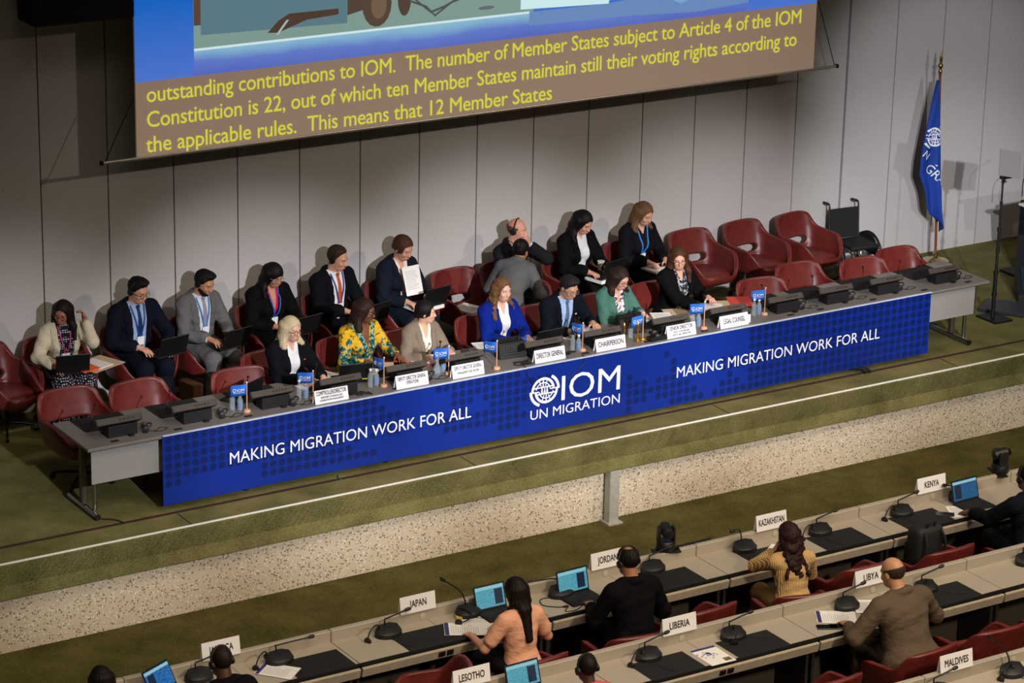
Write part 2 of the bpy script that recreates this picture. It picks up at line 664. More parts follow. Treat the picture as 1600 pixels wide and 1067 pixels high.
# ------------------------------------------------------------------ standing flag
t = thing('standing_flag', 'tall blue flag with white emblem hanging from a wooden pole on a brass base', 'flag', (12.16, 2.72, 0))
MB().lathe([(0.165, 0), (0.165, 0.012), (0.12, 0.03), (0.05, 0.045), (0.032, 0.06), (0.03, 0.11), (0.02, 0.12)], seg=32).build('base', mat('polished_brass', (206, 190, 150), 0.22, 1.0, 0.03), t, True)
MB().tube([(0, 0, 0.1), (-0.06, 0, 1.2), (-0.125, 0, 2.32)], 0.016, 10).build('pole', mat('varnished_wood_pole', (128, 66, 34), 0.4, 0, 0.2, 40), t, True)
MB().lathe([(0.02, 0), (0.026, 0.02), (0.014, 0.05), (0.03, 0.08), (0.03, 0.10), (0.010, 0.13), (0.020, 0.16), (0.012, 0.21), (0.002, 0.27)], (-0.125, 0, 2.3), seg=14).build('finial', mat('dark_brass', (170, 140, 84), 0.3, 1.0), t, True)
# draped cloth: folds gathered at the top, wider lower down
M_FLAG = mat('blue_flag_cloth', (8, 60, 158), 0.75, 0, 0.06, 40)


def flag_pt(s, z):
    """s 0..1 across the gathered cloth, z height"""
    k = (2.24 - z) / 1.85
    k = max(0.0, min(1.0, k))
    left = float(np.interp(z, [0.34, 0.68, 0.92, 1.13, 1.32, 1.77, 2.24], [-0.06, -0.24, -0.30, -0.40, -0.39, -0.31, -0.215]))
    right = float(np.interp(z, [0.34, 0.88, 1.43, 1.98, 2.24], [0.04, 0.0, -0.07, -0.148, -0.195]))
    x = left + (right - left) * s
    y = -0.05 - 0.05 * k * math.sin(s * 9.0 + 2.2 * k) - 0.05 * math.sin(s * math.pi)
    return (x, y, z)


bm = bmesh.new()
NS, NZ = 36, 40
rows = []
for j in range(NZ + 1):
    row = []
    for i in range(NS + 1):
        s = i / NS
        zb = 0.36 + 0.34 * (1 - s) ** 1.2
        z = 2.24 - (2.24 - zb) * j / NZ
        row.append(bm.verts.new(flag_pt(s, z)))
    rows.append(row)
for j in range(NZ):
    for i in range(NS):
        bm.faces.new((rows[j][i], rows[j + 1][i], rows[j + 1][i + 1], rows[j][i + 1]))
me = bpy.data.meshes.new('flag_cloth')
bm.to_mesh(me)
bm.free()
me.materials.append(M_FLAG)
me.polygons.foreach_set('use_smooth', [True] * len(me.polygons))
fc = link('flag_cloth', me, t)
sm = fc.modifiers.new('s', 'SOLIDIFY')
sm.thickness = 0.012
applied(fc, 'flag_cloth')
me = fc.data
fbvh = BVHTree.FromPolygons([v.co for v in me.vertices], [p.vertices[:] for p in me.polygons])


def project_on(bvh, o, dist=0.006):
    """lay a flat mesh (facing -Y) onto the cloth behind it"""
    miss = []
    for v in o.data.vertices:
        w = o.matrix_basis @ v.co
        h = bvh.ray_cast(Vector((w.x, -3, w.z)), Vector((0, 1, 0)))
        if h[0]:
            v.co = o.matrix_basis.inverted() @ Vector((w.x, h[0].y - dist, w.z))
        else:
            miss.append(v.index)
    if miss:
        bm_ = bmesh.new()
        bm_.from_mesh(o.data)
        bm_.verts.ensure_lookup_table()
        bmesh.ops.delete(bm_, geom=[bm_.verts[i] for i in miss], context='VERTS')
        bm_.to_mesh(o.data)
        bm_.free()


def emblem(parent, m, r, loc, name='emblem', flat=0.5):
    """the globe with two open arcs and three people, as flat strips facing -Y"""
    b = MB()
    w = r * 0.085
    lay = [0.0]

    def strip(pts, wd=w):
        pts = [Vector((p[0], 0, p[1])) for p in pts]
        lay[0] -= 0.00025
        off = Vector((0, lay[0], 0))
        if len(pts) == 2:
            pts = [pts[0].lerp(pts[1], i / 4) for i in range(5)]
        prev = None
        for i in range(len(pts)):
            d = pts[min(i + 1, len(pts) - 1)] - pts[max(i - 1, 0)]
            nrm = Vector((-d.z, 0, d.x)).normalized() * wd
            cur = (b.bm.verts.new(pts[i] - nrm + off), b.bm.verts.new(pts[i] + nrm + off))
            if prev:
                b.bm.faces.new((prev[0], cur[0], cur[1], prev[1]))
            prev = cur

    def ar(cx, cz, rr, a0, a1, wd=w, n=22):
        strip([(cx + rr * math.cos(R(a0 + (a1 - a0) * i / n)), cz + rr * math.sin(R(a0 + (a1 - a0) * i / n))) for i in range(n + 1)], wd)

    # upper left globe half and lower right half, slipped past each other
    ar(-0.12 * r, 0.0, 0.78 * r, 8, 185)
    ar(-0.02 * r, 0.02 * r, r, 180, 250, w * 1.1)
    ar(0.12 * r, 0.0, 0.78 * r, 188, 365)
    ar(0.02 * r, -0.02 * r, r, 0, 62, w * 1.1)
    for q in (-0.12, 0.12):
        s = 1 if q < 0 else -1
        strip([(q * r, 0.25 * r * s), (q * r, 0.78 * r * s)], w * 0.5)
        ar(q * r, 0, 0.52 * r, 10 if s > 0 else 190, 170 if s > 0 else 350, w * 0.45)
        for e in (-1, 1):
            strip([(q * r + e * 0.16 * r, 0.3 * r * s), (q * r + e * 0.30 * r, 0.70 * r * s)], w * 0.4)
        strip([(q * r - 0.7 * r, 0.22 * r * s), (q * r + 0.7 * r, 0.22 * r * s)], w * 0.5)
    strip([(-0.95 * r, -0.05 * r), (-0.4 * r, -0.05 * r)], w * 0.5)
    strip([(0.4 * r, 0.05 * r), (0.95 * r, 0.05 * r)], w * 0.5)
    for fx, fh in ((-0.2, 0.36), (0.0, 0.24), (0.18, 0.36)):
        b.poly([(r * fx - 0.08 * r, 0, -0.2 * r), (r * fx + 0.08 * r, 0, -0.2 * r), (r * fx + 0.04 * r, 0, (fh - 0.18) * r), (r * fx - 0.04 * r, 0, (fh - 0.18) * r)])
        b.poly([(r * fx + 0.05 * r * math.cos(R(a)), 0, (fh - 0.12) * r + 0.05 * r * math.sin(R(a))) for a in range(0, 360, 60)])
    return b.build(name, m, parent, loc=loc)


e = emblem(fc, M_WHITEINK, 0.135, (-0.225, -0.3, 1.57))
project_on(fbvh, e)
for body, sz, lx, lz, rz in (('I', 0.26, -0.12, 1.22, 28), ('IN', 0.13, -0.30, 1.34, 42), ('GRA', 0.15, -0.15, 1.08, 42)):
    o = text(body, sz, M_WHITEINK, fc, (0, 0, 0), extrude=0)
    o.matrix_local = Matrix.Translation((lx - 0.06, -0.3, lz)) @ Matrix.Rotation(R(rz), 4, 'Y') @ Matrix.Rotation(R(90), 4, 'X')
    project_on(fbvh, o)

# ------------------------------------------------------------------ teleprompter, lectern, floor monitor
t = thing('prompter_stand', 'slim black stand carrying a tilted clear prompter glass near the podium end', 'stand', (11.26, 0.67, 0))
MB().box((0.03, 0.0, 0.012), (0.26, 0.33, 0.024), None, 0.005).build('base_plate', M_BLACK, t)
MB().tube([(0, 0, 0.02), (0, 0, 0.55)], 0.022, 12).tube([(0, 0, 0.55), (0, 0, 1.05)], 0.016, 12).tube([(0, 0, 1.05), (0.0, 0, 1.62)], 0.011, 12).build('pole', M_BLACK, t, True)
b = MB()
for z, r in ((0.30, 0.03), (0.55, 0.028), (0.80, 0.023), (1.05, 0.024), (1.35, 0.018)):
    b.lathe([(r, z - 0.02), (r, z + 0.02)], seg=12)
b.build('collar', M_BLACK, t, True)
MB().box((0.02, -0.02, 1.655), (0.15, 0.05, 0.045), bev=0.006).tube([(0, 0, 1.58), (0.01, -0.01, 1.66)], 0.02, 8).tube([(0.0, 0, 1.60), (0.05, 0, 1.59)], 0.008, 6).build('clamp', M_BLACK, t)
gl = MB().box((0, 0, 0), (0.30, 0.006, 0.29)).build('prompter_glass', glass('prompter_glass', (142, 140, 140), 0.8, 0.25), t)
gl.location = (0.05, -0.04, 1.80)
gl.rotation_euler = (R(-18), R(13), R(-6))
o = MB().box((11.62, 0.86, 0.03), (0.42, 0.52, 0.04), Matrix.Rotation(R(35), 3, 'Z'), 0.006).build('floor_plate', mat('dark_grey_plate', (44, 46, 52), 0.45))
tag(o, 'dark flat square plate lying on the carpet behind the prompter stand', 'plate')
t = thing('floor_monitor', 'dark wedge monitor lying on the stage carpet beside the floor plate', 'monitor', (12.26, 1.00, 0), -35)
MB().prism([(-0.22, 0.0), (0.25, 0.0), (0.25, 0.34), (0.16, 0.36), (-0.22, 0.10)], (0, 1, 0), (0, 0, 1), (1, 0, 0), -0.27, 0.27).build('cabinet', M_BLACK, t)
MB().box((0, 0, 0), (0.46, 0.36, 0.01), Matrix.Rotation(R(34), 3, 'X')).build('monitor_screen', mat('blue_black_screen', (26, 44, 62), 0.25), t, loc=(0, -0.03, 0.244))
MB().tube(spline([(-0.2, 0.1, 0.36), (-0.12, 0.05, 0.42), (0.0, 0.1, 0.40), (0.1, 0.2, 0.34)]), 0.008, 6).build('handle_cable', M_SOFTBLACK, t, True)
t = thing('lectern', 'grey speaking lectern with a white top edge and blue light strip at the stage side', 'lectern', (12.96, 1.52, 0))
MB().prism([(-0.5, 0.62), (0.5, 0.62), (0.55, 0.97), (-0.55, 0.97)], (1, 0, 0), (0, 0, 1), (0, 1, 0), -0.03, 0.0).build('front_panel', mat('slate_panel', (62, 70, 88), 0.6), t)
MB().box((0, 0.0, 0.965), (1.22, 0.10, 0.025), bev=0.006).build('top', mat('white_lectern_top', (222, 226, 232), 0.4), t)
MB().box((0, -0.034, 0.915), (1.08, 0.008, 0.05)).build('light_strip', emit('blue_light_strip', (60, 170, 230), 1.6), t)
MB().box((0, 0.22, 0.45), (0.5, 0.36, 0.86)).build('pedestal', mat('dark_pedestal', (40, 40, 46), 0.6), t)
MB().box((0, 0.22, 0.015), (0.8, 0.56, 0.03)).build('foot', M_BLACK, t)
MB().tube(spline([(-0.42, 0.2, 1.0), (-0.42, 0.2, 1.18), (-0.34, 0.22, 1.26), (-0.15, 0.25, 1.33)]), 0.006, 6).ball((-0.14, 0.25, 1.335), (0.03, 0.016, 0.016)).build('gooseneck_microphone', M_BLACK, t, True)

# ------------------------------------------------------------------ podium table
TL, TD = 10.57, 0.78
t = thing('podium_table', 'long grey podium table with light panels and steel T legs', 'table', (0, 0, 0))
MB().box((TL / 2, TD / 2, 0.725), (TL, TD, 0.03), bev=0.005).build('tabletop', M_TABLE, t)
MB().box((TL / 2, TD / 2, 0.700), (TL - 0.05, TD - 0.1, 0.024)).build('underframe', M_BLACK, t)
for xa, xb in ((0.07, 0.86), (9.76, 10.46)):
    o = MB().box(((xa + xb) / 2, 0.10, 0.515), (xb - xa, 0.014, 0.31)).build('modesty_panel', M_PANEL, t)
    MB().box((xb - 0.02 if xa < 1 else xb - 0.006, 0.092, 0.515), (0.03 if xa < 1 else 0.012, 0.006, 0.31)).build('panel_edge', M_CHROME, o)
for xx in (0.12, 1.62, 3.12, 4.62, 6.0, 7.5, 9.0, 10.42):
    lg = MB().box((xx, 0.40, 0.38), (0.055, 0.07, 0.64), bev=0.012).build('leg', mat('bronze_grey_leg', (112, 100, 92), 0.4, 0.7), t)
    MB().tube([(xx, 0.10, 0.035), (xx, 0.72, 0.035)], 0.026, 10).build('foot_bar', M_CHROME, lg, True)
    MB().tube([(xx + 0.04, 0.24, 0.05), (xx + 0.04, 0.24, 0.70)], 0.022, 10).build('brace', M_CHROME, lg, True)
    MB().tube([(xx, 0.085, 0.035), (xx, 0.10, 0.035)], 0.028, 10).tube([(xx, 0.72, 0.035), (xx, 0.735, 0.035)], 0.028, 10).build('end_cap', M_BLACK, lg, True)
GROM = [0.30, 0.93, 1.645, 2.42, 3.22, 3.99, 4.72, 5.38, 6.13, 6.83, 7.93, 8.32, 9.02, 9.72, 10.33]
for gx in GROM:
    MB().box((gx, 0.085, 0.742), (0.075, 0.035, 0.006)).build('cable_port', M_SOFTBLACK, t)

# blue banner along its front
X1, X2 = 0.7235, 9.737
bx = thing('podium_banner', 'long blue banner hung along the podium front with white slogans', 'banner', (0, -0.012, 0))
bm = bmesh.new()
n = 120
rows = []
for j, z in enumerate((0.738, 0.735, 0.6, 0.45, 0.3, 0.18, 0.055)):
    row = []
    for i in range(n + 1):
        x = X1 + (X2 - X1) * i / n
        k = (0.74 - z) / 0.7
        wv = 0.004 * k * math.sin(x * 2.1) + 0.003 * k * math.sin(x * 5.3 + 1)
        row.append(bm.verts.new((x, (0.03 if j == 0 else 0) - wv, z + 0.012 * k * math.sin(x * 0.65 + 0.4))))
    rows.append(row)
for j in range(6):
    for i in range(n):
        bm.faces.new((rows[j][i], rows[j + 1][i], rows[j + 1][i + 1], rows[j][i + 1]))
me = bpy.data.meshes.new('banner_cloth')
bm.to_mesh(me)
bm.free()
me.materials.append(mat('royal_blue_banner', (4, 40, 134), 0.42, 0, 0.10, 1.2))
bc = link('banner_cloth', me, bx)
sm = bc.modifiers.new('s', 'SOLIDIFY')
sm.thickness = 0.006
sm.offset = -1
applied(bc, 'banner_cloth')
MB().box(((X1 + X2) / 2, 0.0, 0.742), (X2 - X1, 0.03, 0.007)).build('white_hem', mat('pale_hem', (196, 206, 226), 0.6), bx)
# printed dots of a world map
random.seed(5)
b = MB()


def dens(x, z):
    if x < 2.35:
        v = 0.98 if z > 0.26 or x > 1.75 else (0.95 if z > 0.36 else 0.0)
        if 0.95 < x < 1.7 and z < 0.34:
            v = 0.25
        return v
    if x < 3.0:
        return 0.75
    if x < 3.75:
        return 0.35
    if x < 4.9:
        return 0.72 if z > 0.2 else 0.3
    if x < 5.85:
        return 0.0
    if x < 6.45:
        return 0.62 if z < 0.5 else 0.15
    if x < 7.3:
        return 0.15 if z > 0.42 else 0.5
    return 0.97


for i in range(int((X2 - X1) / 0.089)):
    for j in range(8):
        x, z = X1 + 0.06 + i * 0.089, 0.095 + j * 0.085
        lump = 0.5 + 0.5 * math.sin(x * 6.3 + z * 9) * math.cos(x * 3.1 - z * 7)
        d = dens(x, z)
        if d > 0.9 or lump * 0.75 + random.random() * 0.25 < d:
            if d:
                b.poly([(x + 0.036 * math.cos(R(a)), -0.03, z + 0.036 * math.sin(R(a))) for a in range(0, 360, 24)])
dp = b.build('dot_pattern', mat('navy_print', (4, 27, 92), 0.42, 0, 0.0), bc)
bbvh = BVHTree.FromPolygons([v.co for v in bc.data.vertices], [p.vertices[:] for p in bc.data.polygons])
project_on(bbvh, dp, 0.0008)
for body, xa, xb, z, s in (('MAKING MIGRATION WORK FOR ALL', 1.40, 4.0, 0.345, 0.165), ('MAKING MIGRATION WORK FOR ALL', 6.435, 9.06, 0.335, 0.165),
                           ('UN MIGRATION', 4.685, 5.745, 0.19, 0.142), ('IOM', 5.045, 5.74, 0.335, 0.37)):
    o = text(body, s, M_WHITEINK, bc, (xa, -0.05, z), align='LEFT', name='banner_lettering', extrude=0.0, sx=1.0)
    xs = [v.co.x for v in o.data.vertices]
    for v in o.data.vertices:
        v.co.x = (v.co.x - min(xs)) * (xb - xa) / (max(xs) - min(xs))
    project_on(bbvh, o, 0.0018)
e = emblem(bc, M_WHITEINK, 0.158, (4.845, -0.03, 0.475))
project_on(bbvh, e, 0.0018)
o = MB().tube(spline([(2.56, 0.02, 0.01), (2.53, -0.03, 0.012), (2.52, -0.10, 0.008)]), 0.006, 6).build('green_cord', mat('green_cord', (44, 120, 96), 0.6), None, True)
tag(o, 'thin green cord poking out under the blue banner onto the carpet', 'cord')
o = MB().tube(spline([(8.80, 0.05, 0.03), (8.86, -0.05, 0.045), (8.88, -0.12, 0.02)]), 0.016, 8).tube(spline([(8.74, 0.05, 0.03), (8.81, -0.05, 0.045), (8.84, -0.11, 0.02)]), 0.016, 8).build('black_cable', M_SOFTBLACK, None, True)
tag(o, 'thick black cable crossing the dark groove under the right half of the banner', 'cable')
o = MB().tube(spline([(0.16, 0.10, 0.012), (0.26, 0.02, 0.01), (0.30, -0.08, 0.008)]), 0.006, 6).build('black_cable', M_SOFTBLACK, None, True)
tag(o, 'thin black cable running from the podium table foot to the dark groove', 'cable')

# ------------------------------------------------------------------ red armchair
def chair_shell():
    NT_, NU = 112, 26
    prof = [(0.0, 0.0, 0.0), (0.12, 0.45, 0.0), (0.24, 0.78, 0.035), (0.34, 0.90, 0.13), (0.5, 0.95, 0.34), (0.7, 0.985, 0.62), (0.88, 1.0, 0.87), (1.0, 1.0, 1.0)]

    def pf(u):
        for a, c in zip(prof, prof[1:]):
            if u <= c[0]:
                k = (u - a[0]) / (c[0] - a[0])
                return a[1] + (c[1] - a[1]) * k, a[2] + (c[2] - a[2]) * k
        return prof[-1][1:]

    def sst(a, c, x):
        x = max(0, min(1, (x - a) / (c - a)))
        return x * x * (3 - 2 * x)

    bm = bmesh.new()
    Z0 = 0.345
    vs = []
    for i in range(NT_):
        th = -math.pi + 2 * math.pi * i / NT_
        a = abs(th)
        H = 0.83 - 0.165 * sst(0.80, 1.12, a) - 0.02 * sst(1.2, 2.0, a) - 0.215 * sst(1.95, 2.62, a)
        H -= 0.012 * (a / 0.8) ** 4 if a < 0.8 else 0.012
        cx, cy = math.sin(th), math.cos(th)
        ex = 4.2 if cy > 0 else 3.4
        rr = (abs(cx / 0.315) ** ex + abs(cy / (0.29 if cy > 0 else 0.31)) ** ex) ** (-1 / ex)
        col = []
        for j in range(NU + 1):
            u = j / NU
            rho, zf = pf(u)
            z = Z0 + (H - Z0) * zf
            x, y = cx * rr * rho, cy * rr * rho
            if cy > 0:
                y += 0.07 * max(0, (z - 0.46)) / 0.37 * cy
            side = abs(cx)
            x *= 1 + 0.05 * max(0, z - 0.45) / 0.2 * side * (1 if z < 0.68 else 0.8)
            if z > 0.66:
                x *= 1 - 0.05 * (z - 0.66) / 0.17
            col.append(bm.verts.new((x, y, z)))
        vs.append(col)
    for i in range(NT_):
        A, B = vs[i], vs[(i + 1) % NT_]
        for j in range(1, NU):
            th = -math.pi + 2 * math.pi * (i + 0.5) / NT_
            zc = (A[j].co.z + A[j + 1].co.z) / 2
            if abs(th) < 0.80 and abs(th / 0.80) ** 3 + abs((zc - 0.500) / 0.042) ** 3 < 1:
                continue
            bm.faces.new((A[j], B[j], B[j + 1], A[j + 1]))
    cv = bm.verts.new((0, 0, Z0))
    for i in range(NT_):
        bm.faces.new((cv, vs[(i + 1) % NT_][1], vs[i][1]))
    loose = [v for v in bm.verts if not v.link_faces]
    bmesh.ops.delete(bm, geom=loose, context='VERTS')
    # relax the border of the opening
    for _ in range(6):
        bv = [v for v in bm.verts if any(e.is_boundary for e in v.link_edges)]
        new = {}
        for v in bv:
            nb = [e.other_vert(v).co for e in v.link_edges if e.is_boundary]
            if len(nb) == 2:
                new[v] = v.co * 0.5 + (nb[0] + nb[1]) * 0.25
        for v, c in new.items():
            v.co = c
    bmesh.ops.recalc_face_normals(bm, faces=bm.faces[:])
    me = bpy.data.meshes.new('shell')
    bm.to_mesh(me)
    bm.free()
    me.materials.append(M_RED)
    return me


def make_chair(label, loc, rz, group):
    t = thing('armchair', label, 'chair', loc, rz, group)
    sh = link('shell', chair_shell(), t)
    m1 = sh.modifiers.new('a', 'SOLIDIFY')
    m1.thickness = 0.046
    m1.offset = 0
    m2 = sh.modifiers.new('b', 'SUBSURF')
    m2.levels = 1
    applied(sh, 'shell')
    sh.data.polygons.foreach_set('use_smooth', [True] * len(sh.data.polygons))
    b = MB()
    pr = [(0.02, 0.478), (0.6, 0.474), (0.85, 0.46), (0.97, 0.43), (1.0, 0.40), (0.95, 0.375)]
    rings = []
    for rho, z in pr:
        ring = []
        for k in range(40):
            q = 2 * math.pi * k / 40
            cx, cy = math.cos(q), math.sin(q)
            rr = (abs(cx / 0.262) ** 3 + abs(cy / 0.262) ** 3) ** (-1 / 3)
            ring.append(b.bm.verts.new((cx * rr * rho, -0.02 + cy * rr * rho, z - 0.02)))
        rings.append(ring)
    for A, B in zip(rings, rings[1:]):
        for k in range(40):
            b.bm.faces.new((A[k], A[(k + 1) % 40], B[(k + 1) % 40], B[k]))
    b.bm.faces.new(rings[0])
    b.bm.faces.new(rings[-1][::-1])
    b.build('seat_cushion', M_RED, t, 'all')
    MB().tube([(0, 0, 0.08), (0, 0, 0.36)], 0.03, 12).lathe([(0.12, 0.325), (0.12, 0.345)], seg=16).build('pedestal', M_DKSTEEL, t, True)
    b = MB()
    for k in range(4):
        q = R(45 + 90 * k)
        b.tube([(0, 0, 0.10), (0.15 * math.cos(q), 0.15 * math.sin(q), 0.095), (0.29 * math.cos(q), 0.29 * math.sin(q), 0.065)], 0.021, 8, r2=0.014)
    base = b.build('star_base', M_BLACK, t, True)
    for k in range(4):
        q = R(45 + 90 * k)
        MB().lathe([(0.026, -0.014), (0.03, -0.008), (0.03, 0.008), (0.026, 0.014)], (0.29 * math.cos(q), 0.29 * math.sin(q), 0.031), 12, Matrix.Rotation(q, 3, 'Z') @ Matrix.Rotation(R(90), 3, 'X')).build('caster', M_BLACK, base, True)
    return t


CHAIR = [None]


def chair(x, y, rz, label, group, z=0.0):
    if CHAIR[0] is None:
        CHAIR[0] = make_chair(label, (x, y, z), rz, group)
        return CHAIR[0]
    return dup(CHAIR[0], (x, y, z), rz, label, group)


GF, GB, GH = 'red armchairs behind the podium table', 'red armchairs along the panelled wall', 'red armchairs at the hall desks'
# empty ones behind the podium
chair(0.40, 1.06, 2, 'empty red leather armchair at the near left end of the podium table', GF)
chair(1.08, 0.95, 6, 'empty red armchair second from the left podium end, before the man in navy', GF)
chair(2.05, 0.80, -4, 'empty red leather armchair behind the black laptop and small flag on the left', GF)
chair(8.21, 0.74, -4, 'empty red leather armchair beside the red folder, just past the last seated speaker', GF)
chair(8.93, 1.00, 0, 'empty red armchair at the podium, second right of the last speaker', GF)
chair(9.65, 0.80, -3, 'empty red armchair at the podium in front of the wheelchair', GF)
chair(10.27, 0.93, 3, 'empty red armchair at the far right podium end below the tall flag', GF)
# empty ones by the wall
chair(0.30, 2.62, 24, 'empty red leather armchair cut by the left edge, beside the woman in cream cardigan', GB)
chair(5.56, 2.58, 8, 'red armchair by the wall with white papers on its seat', GB)
chair(8.66, 2.60, 6, 'empty red leather armchair by the wall next to the woman with the open notebook', GB)
chair(9.42, 2.61, 10, 'middle one of the three empty red armchairs by the wall', GB)
chair(10.14, 2.58, 14, 'empty red leather armchair by the wall directly beside the wheelchair', GB)

# ------------------------------------------------------------------ wheelchair
t = thing('wheelchair', 'black folding wheelchair parked by the wall next to the red armchairs', 'wheelchair', (10.84, 2.64, 0), -6)
t.scale = (0.9, 0.9, 0.88)
WB = mat('wheelchair_fabric', (16, 16, 18), 0.75)
for s in (-1, 1):
    w = MB().tube(arc((s * 0.29, 0.08, 0.30), 0.285, 0, 360, 36, (0, 1, 0), (0, 0, 1))[:-1], 0.017, 8, True).build('rear_wheel', M_BLACK, t, True)
    MB().tube(arc((s * 0.325, 0.08, 0.30), 0.25, 0, 360, 36, (0, 1, 0), (0, 0, 1))[:-1], 0.009, 6, True).build('hand_rim', M_CHROME, w, True)
    b = MB()
    for k in range(18):
        q = R(20 * k)
        b.tube([(s * 0.29, 0.08, 0.30), (s * 0.29, 0.08 + 0.28 * math.cos(q), 0.30 + 0.28 * math.sin(q))], 0.0025, 4)
    b.lathe([(0.03, -0.03), (0.03, 0.03)], (s * 0.29, 0.08, 0.30), 12, Matrix.Rotation(R(90), 3, 'Y'))
    b.build('spokes', M_CHROME, w)
    g_ = MB().prism([(0.08 + 0.27 * math.cos(R(a)), 0.33 + 0.27 * math.sin(R(a))) for a in range(0, 181, 12)], (0, 1, 0), (0, 0, 1), (1, 0, 0), s * 0.25 - 0.006, s * 0.25 + 0.006).build('side_guard', WB, t)
    MB().lathe([(0.06, -0.014), (0.075, -0.01), (0.075, 0.01), (0.06, 0.014)], (s * 0.22, -0.36, 0.075), 16, Matrix.Rotation(R(90), 3, 'Y')).build('front_caster', M_BLACK, t, True)
    MB().tube(spline([(s * 0.22, 0.22, 0.45), (s * 0.22, -0.12, 0.47), (s * 0.22, -0.30, 0.44), (s * 0.2, -0.40, 0.30), (s * 0.15, -0.46, 0.10)]), 0.013, 8).tube([(s * 0.22, -0.36, 0.1), (s * 0.22, -0.30, 0.42)], 0.012, 8).build('side_frame', M_CHROME, t, True)
    MB().tube(spline([(s * 0.22, 0.24, 0.42), (s * 0.22, 0.27, 0.7), (s * 0.22, 0.29, 0.93), (s * 0.22, 0.33, 0.96), (s * 0.22, 0.42, 0.95)]), 0.013, 8).tube([(s * 0.22, 0.33, 0.96), (s * 0.22, 0.44, 0.95)], 0.02, 8).build('push_handle', M_BLACK, t, True)
MB().box((0, -0.05, 0.50), (0.42, 0.44, 0.06), bev=0.025, seg=3).build('seat_cushion', WB, t, True)
MB().box((0, 0.265, 0.70), (0.42, 0.025, 0.40), Matrix.Rotation(R(-4), 3, 'X'), 0.01, 2).build('backrest', WB, t)
MB().box((0, -0.46, 0.09), (0.32, 0.14, 0.012)).build('footrest', M_DKSTEEL, t)

# ------------------------------------------------------------------ things on the podium table
TZ = 0.74
STX = [0.39, 1.14, 1.945, 2.67, 3.40, 4.05, 4.95, 5.64, 6.47, 7.19, 7.93, 8.59, 9.27, 10.07]
WHO = ['at the near left end of the podium', 'second along the podium, before the black laptop', 'beside the small flag with the dark laptop', 'behind the COMPTROLLER name card',
       'behind the DEPUTY DIRECTOR GENERAL OPERATIONS name card', 'behind the MANAGEMENT AND REFORM name card', 'behind the DIRECTOR GENERAL name card', 'behind the CHAIRPERSON name card',
       'behind the SENIOR DIRECTOR name card', 'behind the LEGAL COUNSEL name card', 'just right of the last small blue flag', 'second right of the last small blue flag', 'last one over the blue banner on the right', 'at the far right podium end under the tall flag']


def make_console(label, loc):
    t = thing('conference_console', label, 'console', loc, 0, 'conference consoles on the podium table')
    MB().prism([(0.225, 0.006), (0.25, 0.03), (0.035, 0.185), (-0.004, 0.135)], (0, 1, 0), (0, 0, 1), (1, 0, 0), -0.225, 0.225).build('screen_slab', M_CONSOLE, t)
    MB().box((0.03, 0.065, 0.055), (0.29, 0.13, 0.11), bev=0.004).build('stand_box', M_CONSOLE, t)
    d = Vector((0.039, 0.05)).normalized()
    rot = Matrix.Rotation(math.atan2(-0.039, 0.05), 3, 'X')
    st = MB().box((0, 0.0145, 0.1615), (0.43, 0.006, 0.058), rot).build('control_strip', M_STRIP, t)
    for k in range(5):
        MB().box((0.01 + 0.032 * k, 0.0115, 0.163), (0.016, 0.008, 0.016), rot).build('button', M_BLACK, st)
    MB().tube(spline([(-0.20, 0.18, 0.09), (-0.20, 0.17, 0.16), (-0.17, 0.20, 0.21), (-0.12, 0.27, 0.24)]), 0.005, 6).ball((-0.115, 0.278, 0.243), (0.012, 0.018, 0.012)).build('gooseneck_microphone', M_BLACK, t, True)
    MB().tube(spline([(0.08, 0.0, 0.012), (0.09, -0.03, 0.008), (0.12, -0.045, 0.006)]), 0.006, 6).box((0.1, -0.03, 0.008), (0.05, 0.03, 0.015)).build('plug', M_BLACK, t)
    return t


c0 = None
for i, x in enumerate(STX):
    lab = 'dark conference console with five buttons, ' + WHO[i]
    y = 0.165 if i not in (4, 5) else 0.19
    c0 = make_console(lab, (x, y, TZ)) if i == 0 else (dup(c0, (x, y, TZ), 0, lab) and c0)
pad = None
for i, x in enumerate(STX):
    if i in (3, 4, 5, 6, 7, 8, 9):
        continue
    o = MB().box((0, 0, 0.002), (0.50, 0.34, 0.004), bev=0.0015).build('desk_pad', mat('black_desk_pad', (13, 13, 14), 0.75)) if pad is None else pad.copy()
    if pad is not None:
        C.objects.link(o)
    pad = o
    o.location = (x + 0.02, 0.60, TZ)
    tag(o, 'black desk pad behind the console ' + WHO[i], 'desk pad', 'desk pads on the podium table')

PLATES = [(2.51, 'COMPTROLLER/DIRECTOR', ['DEPARTMENT OF FINANCIAL AND', 'ADMINISTRATIVE MANAGEMENT']), (3.385, 'DEPUTY DIRECTOR GENERAL', ['OPERATIONS']), (4.01, 'DEPUTY DIRECTOR GENERAL', ['MANAGEMENT AND REFORM']),
          (4.95, 'DIRECTOR GENERAL', []), (5.67, 'CHAIRPERSON', []), (6.53, 'SENIOR DIRECTOR', ['OFFICE OF PARTNERSHIPS,', 'ADVOCACY AND COMMUNICATIONS']), (7.19, 'LEGAL COUNSEL', [])]


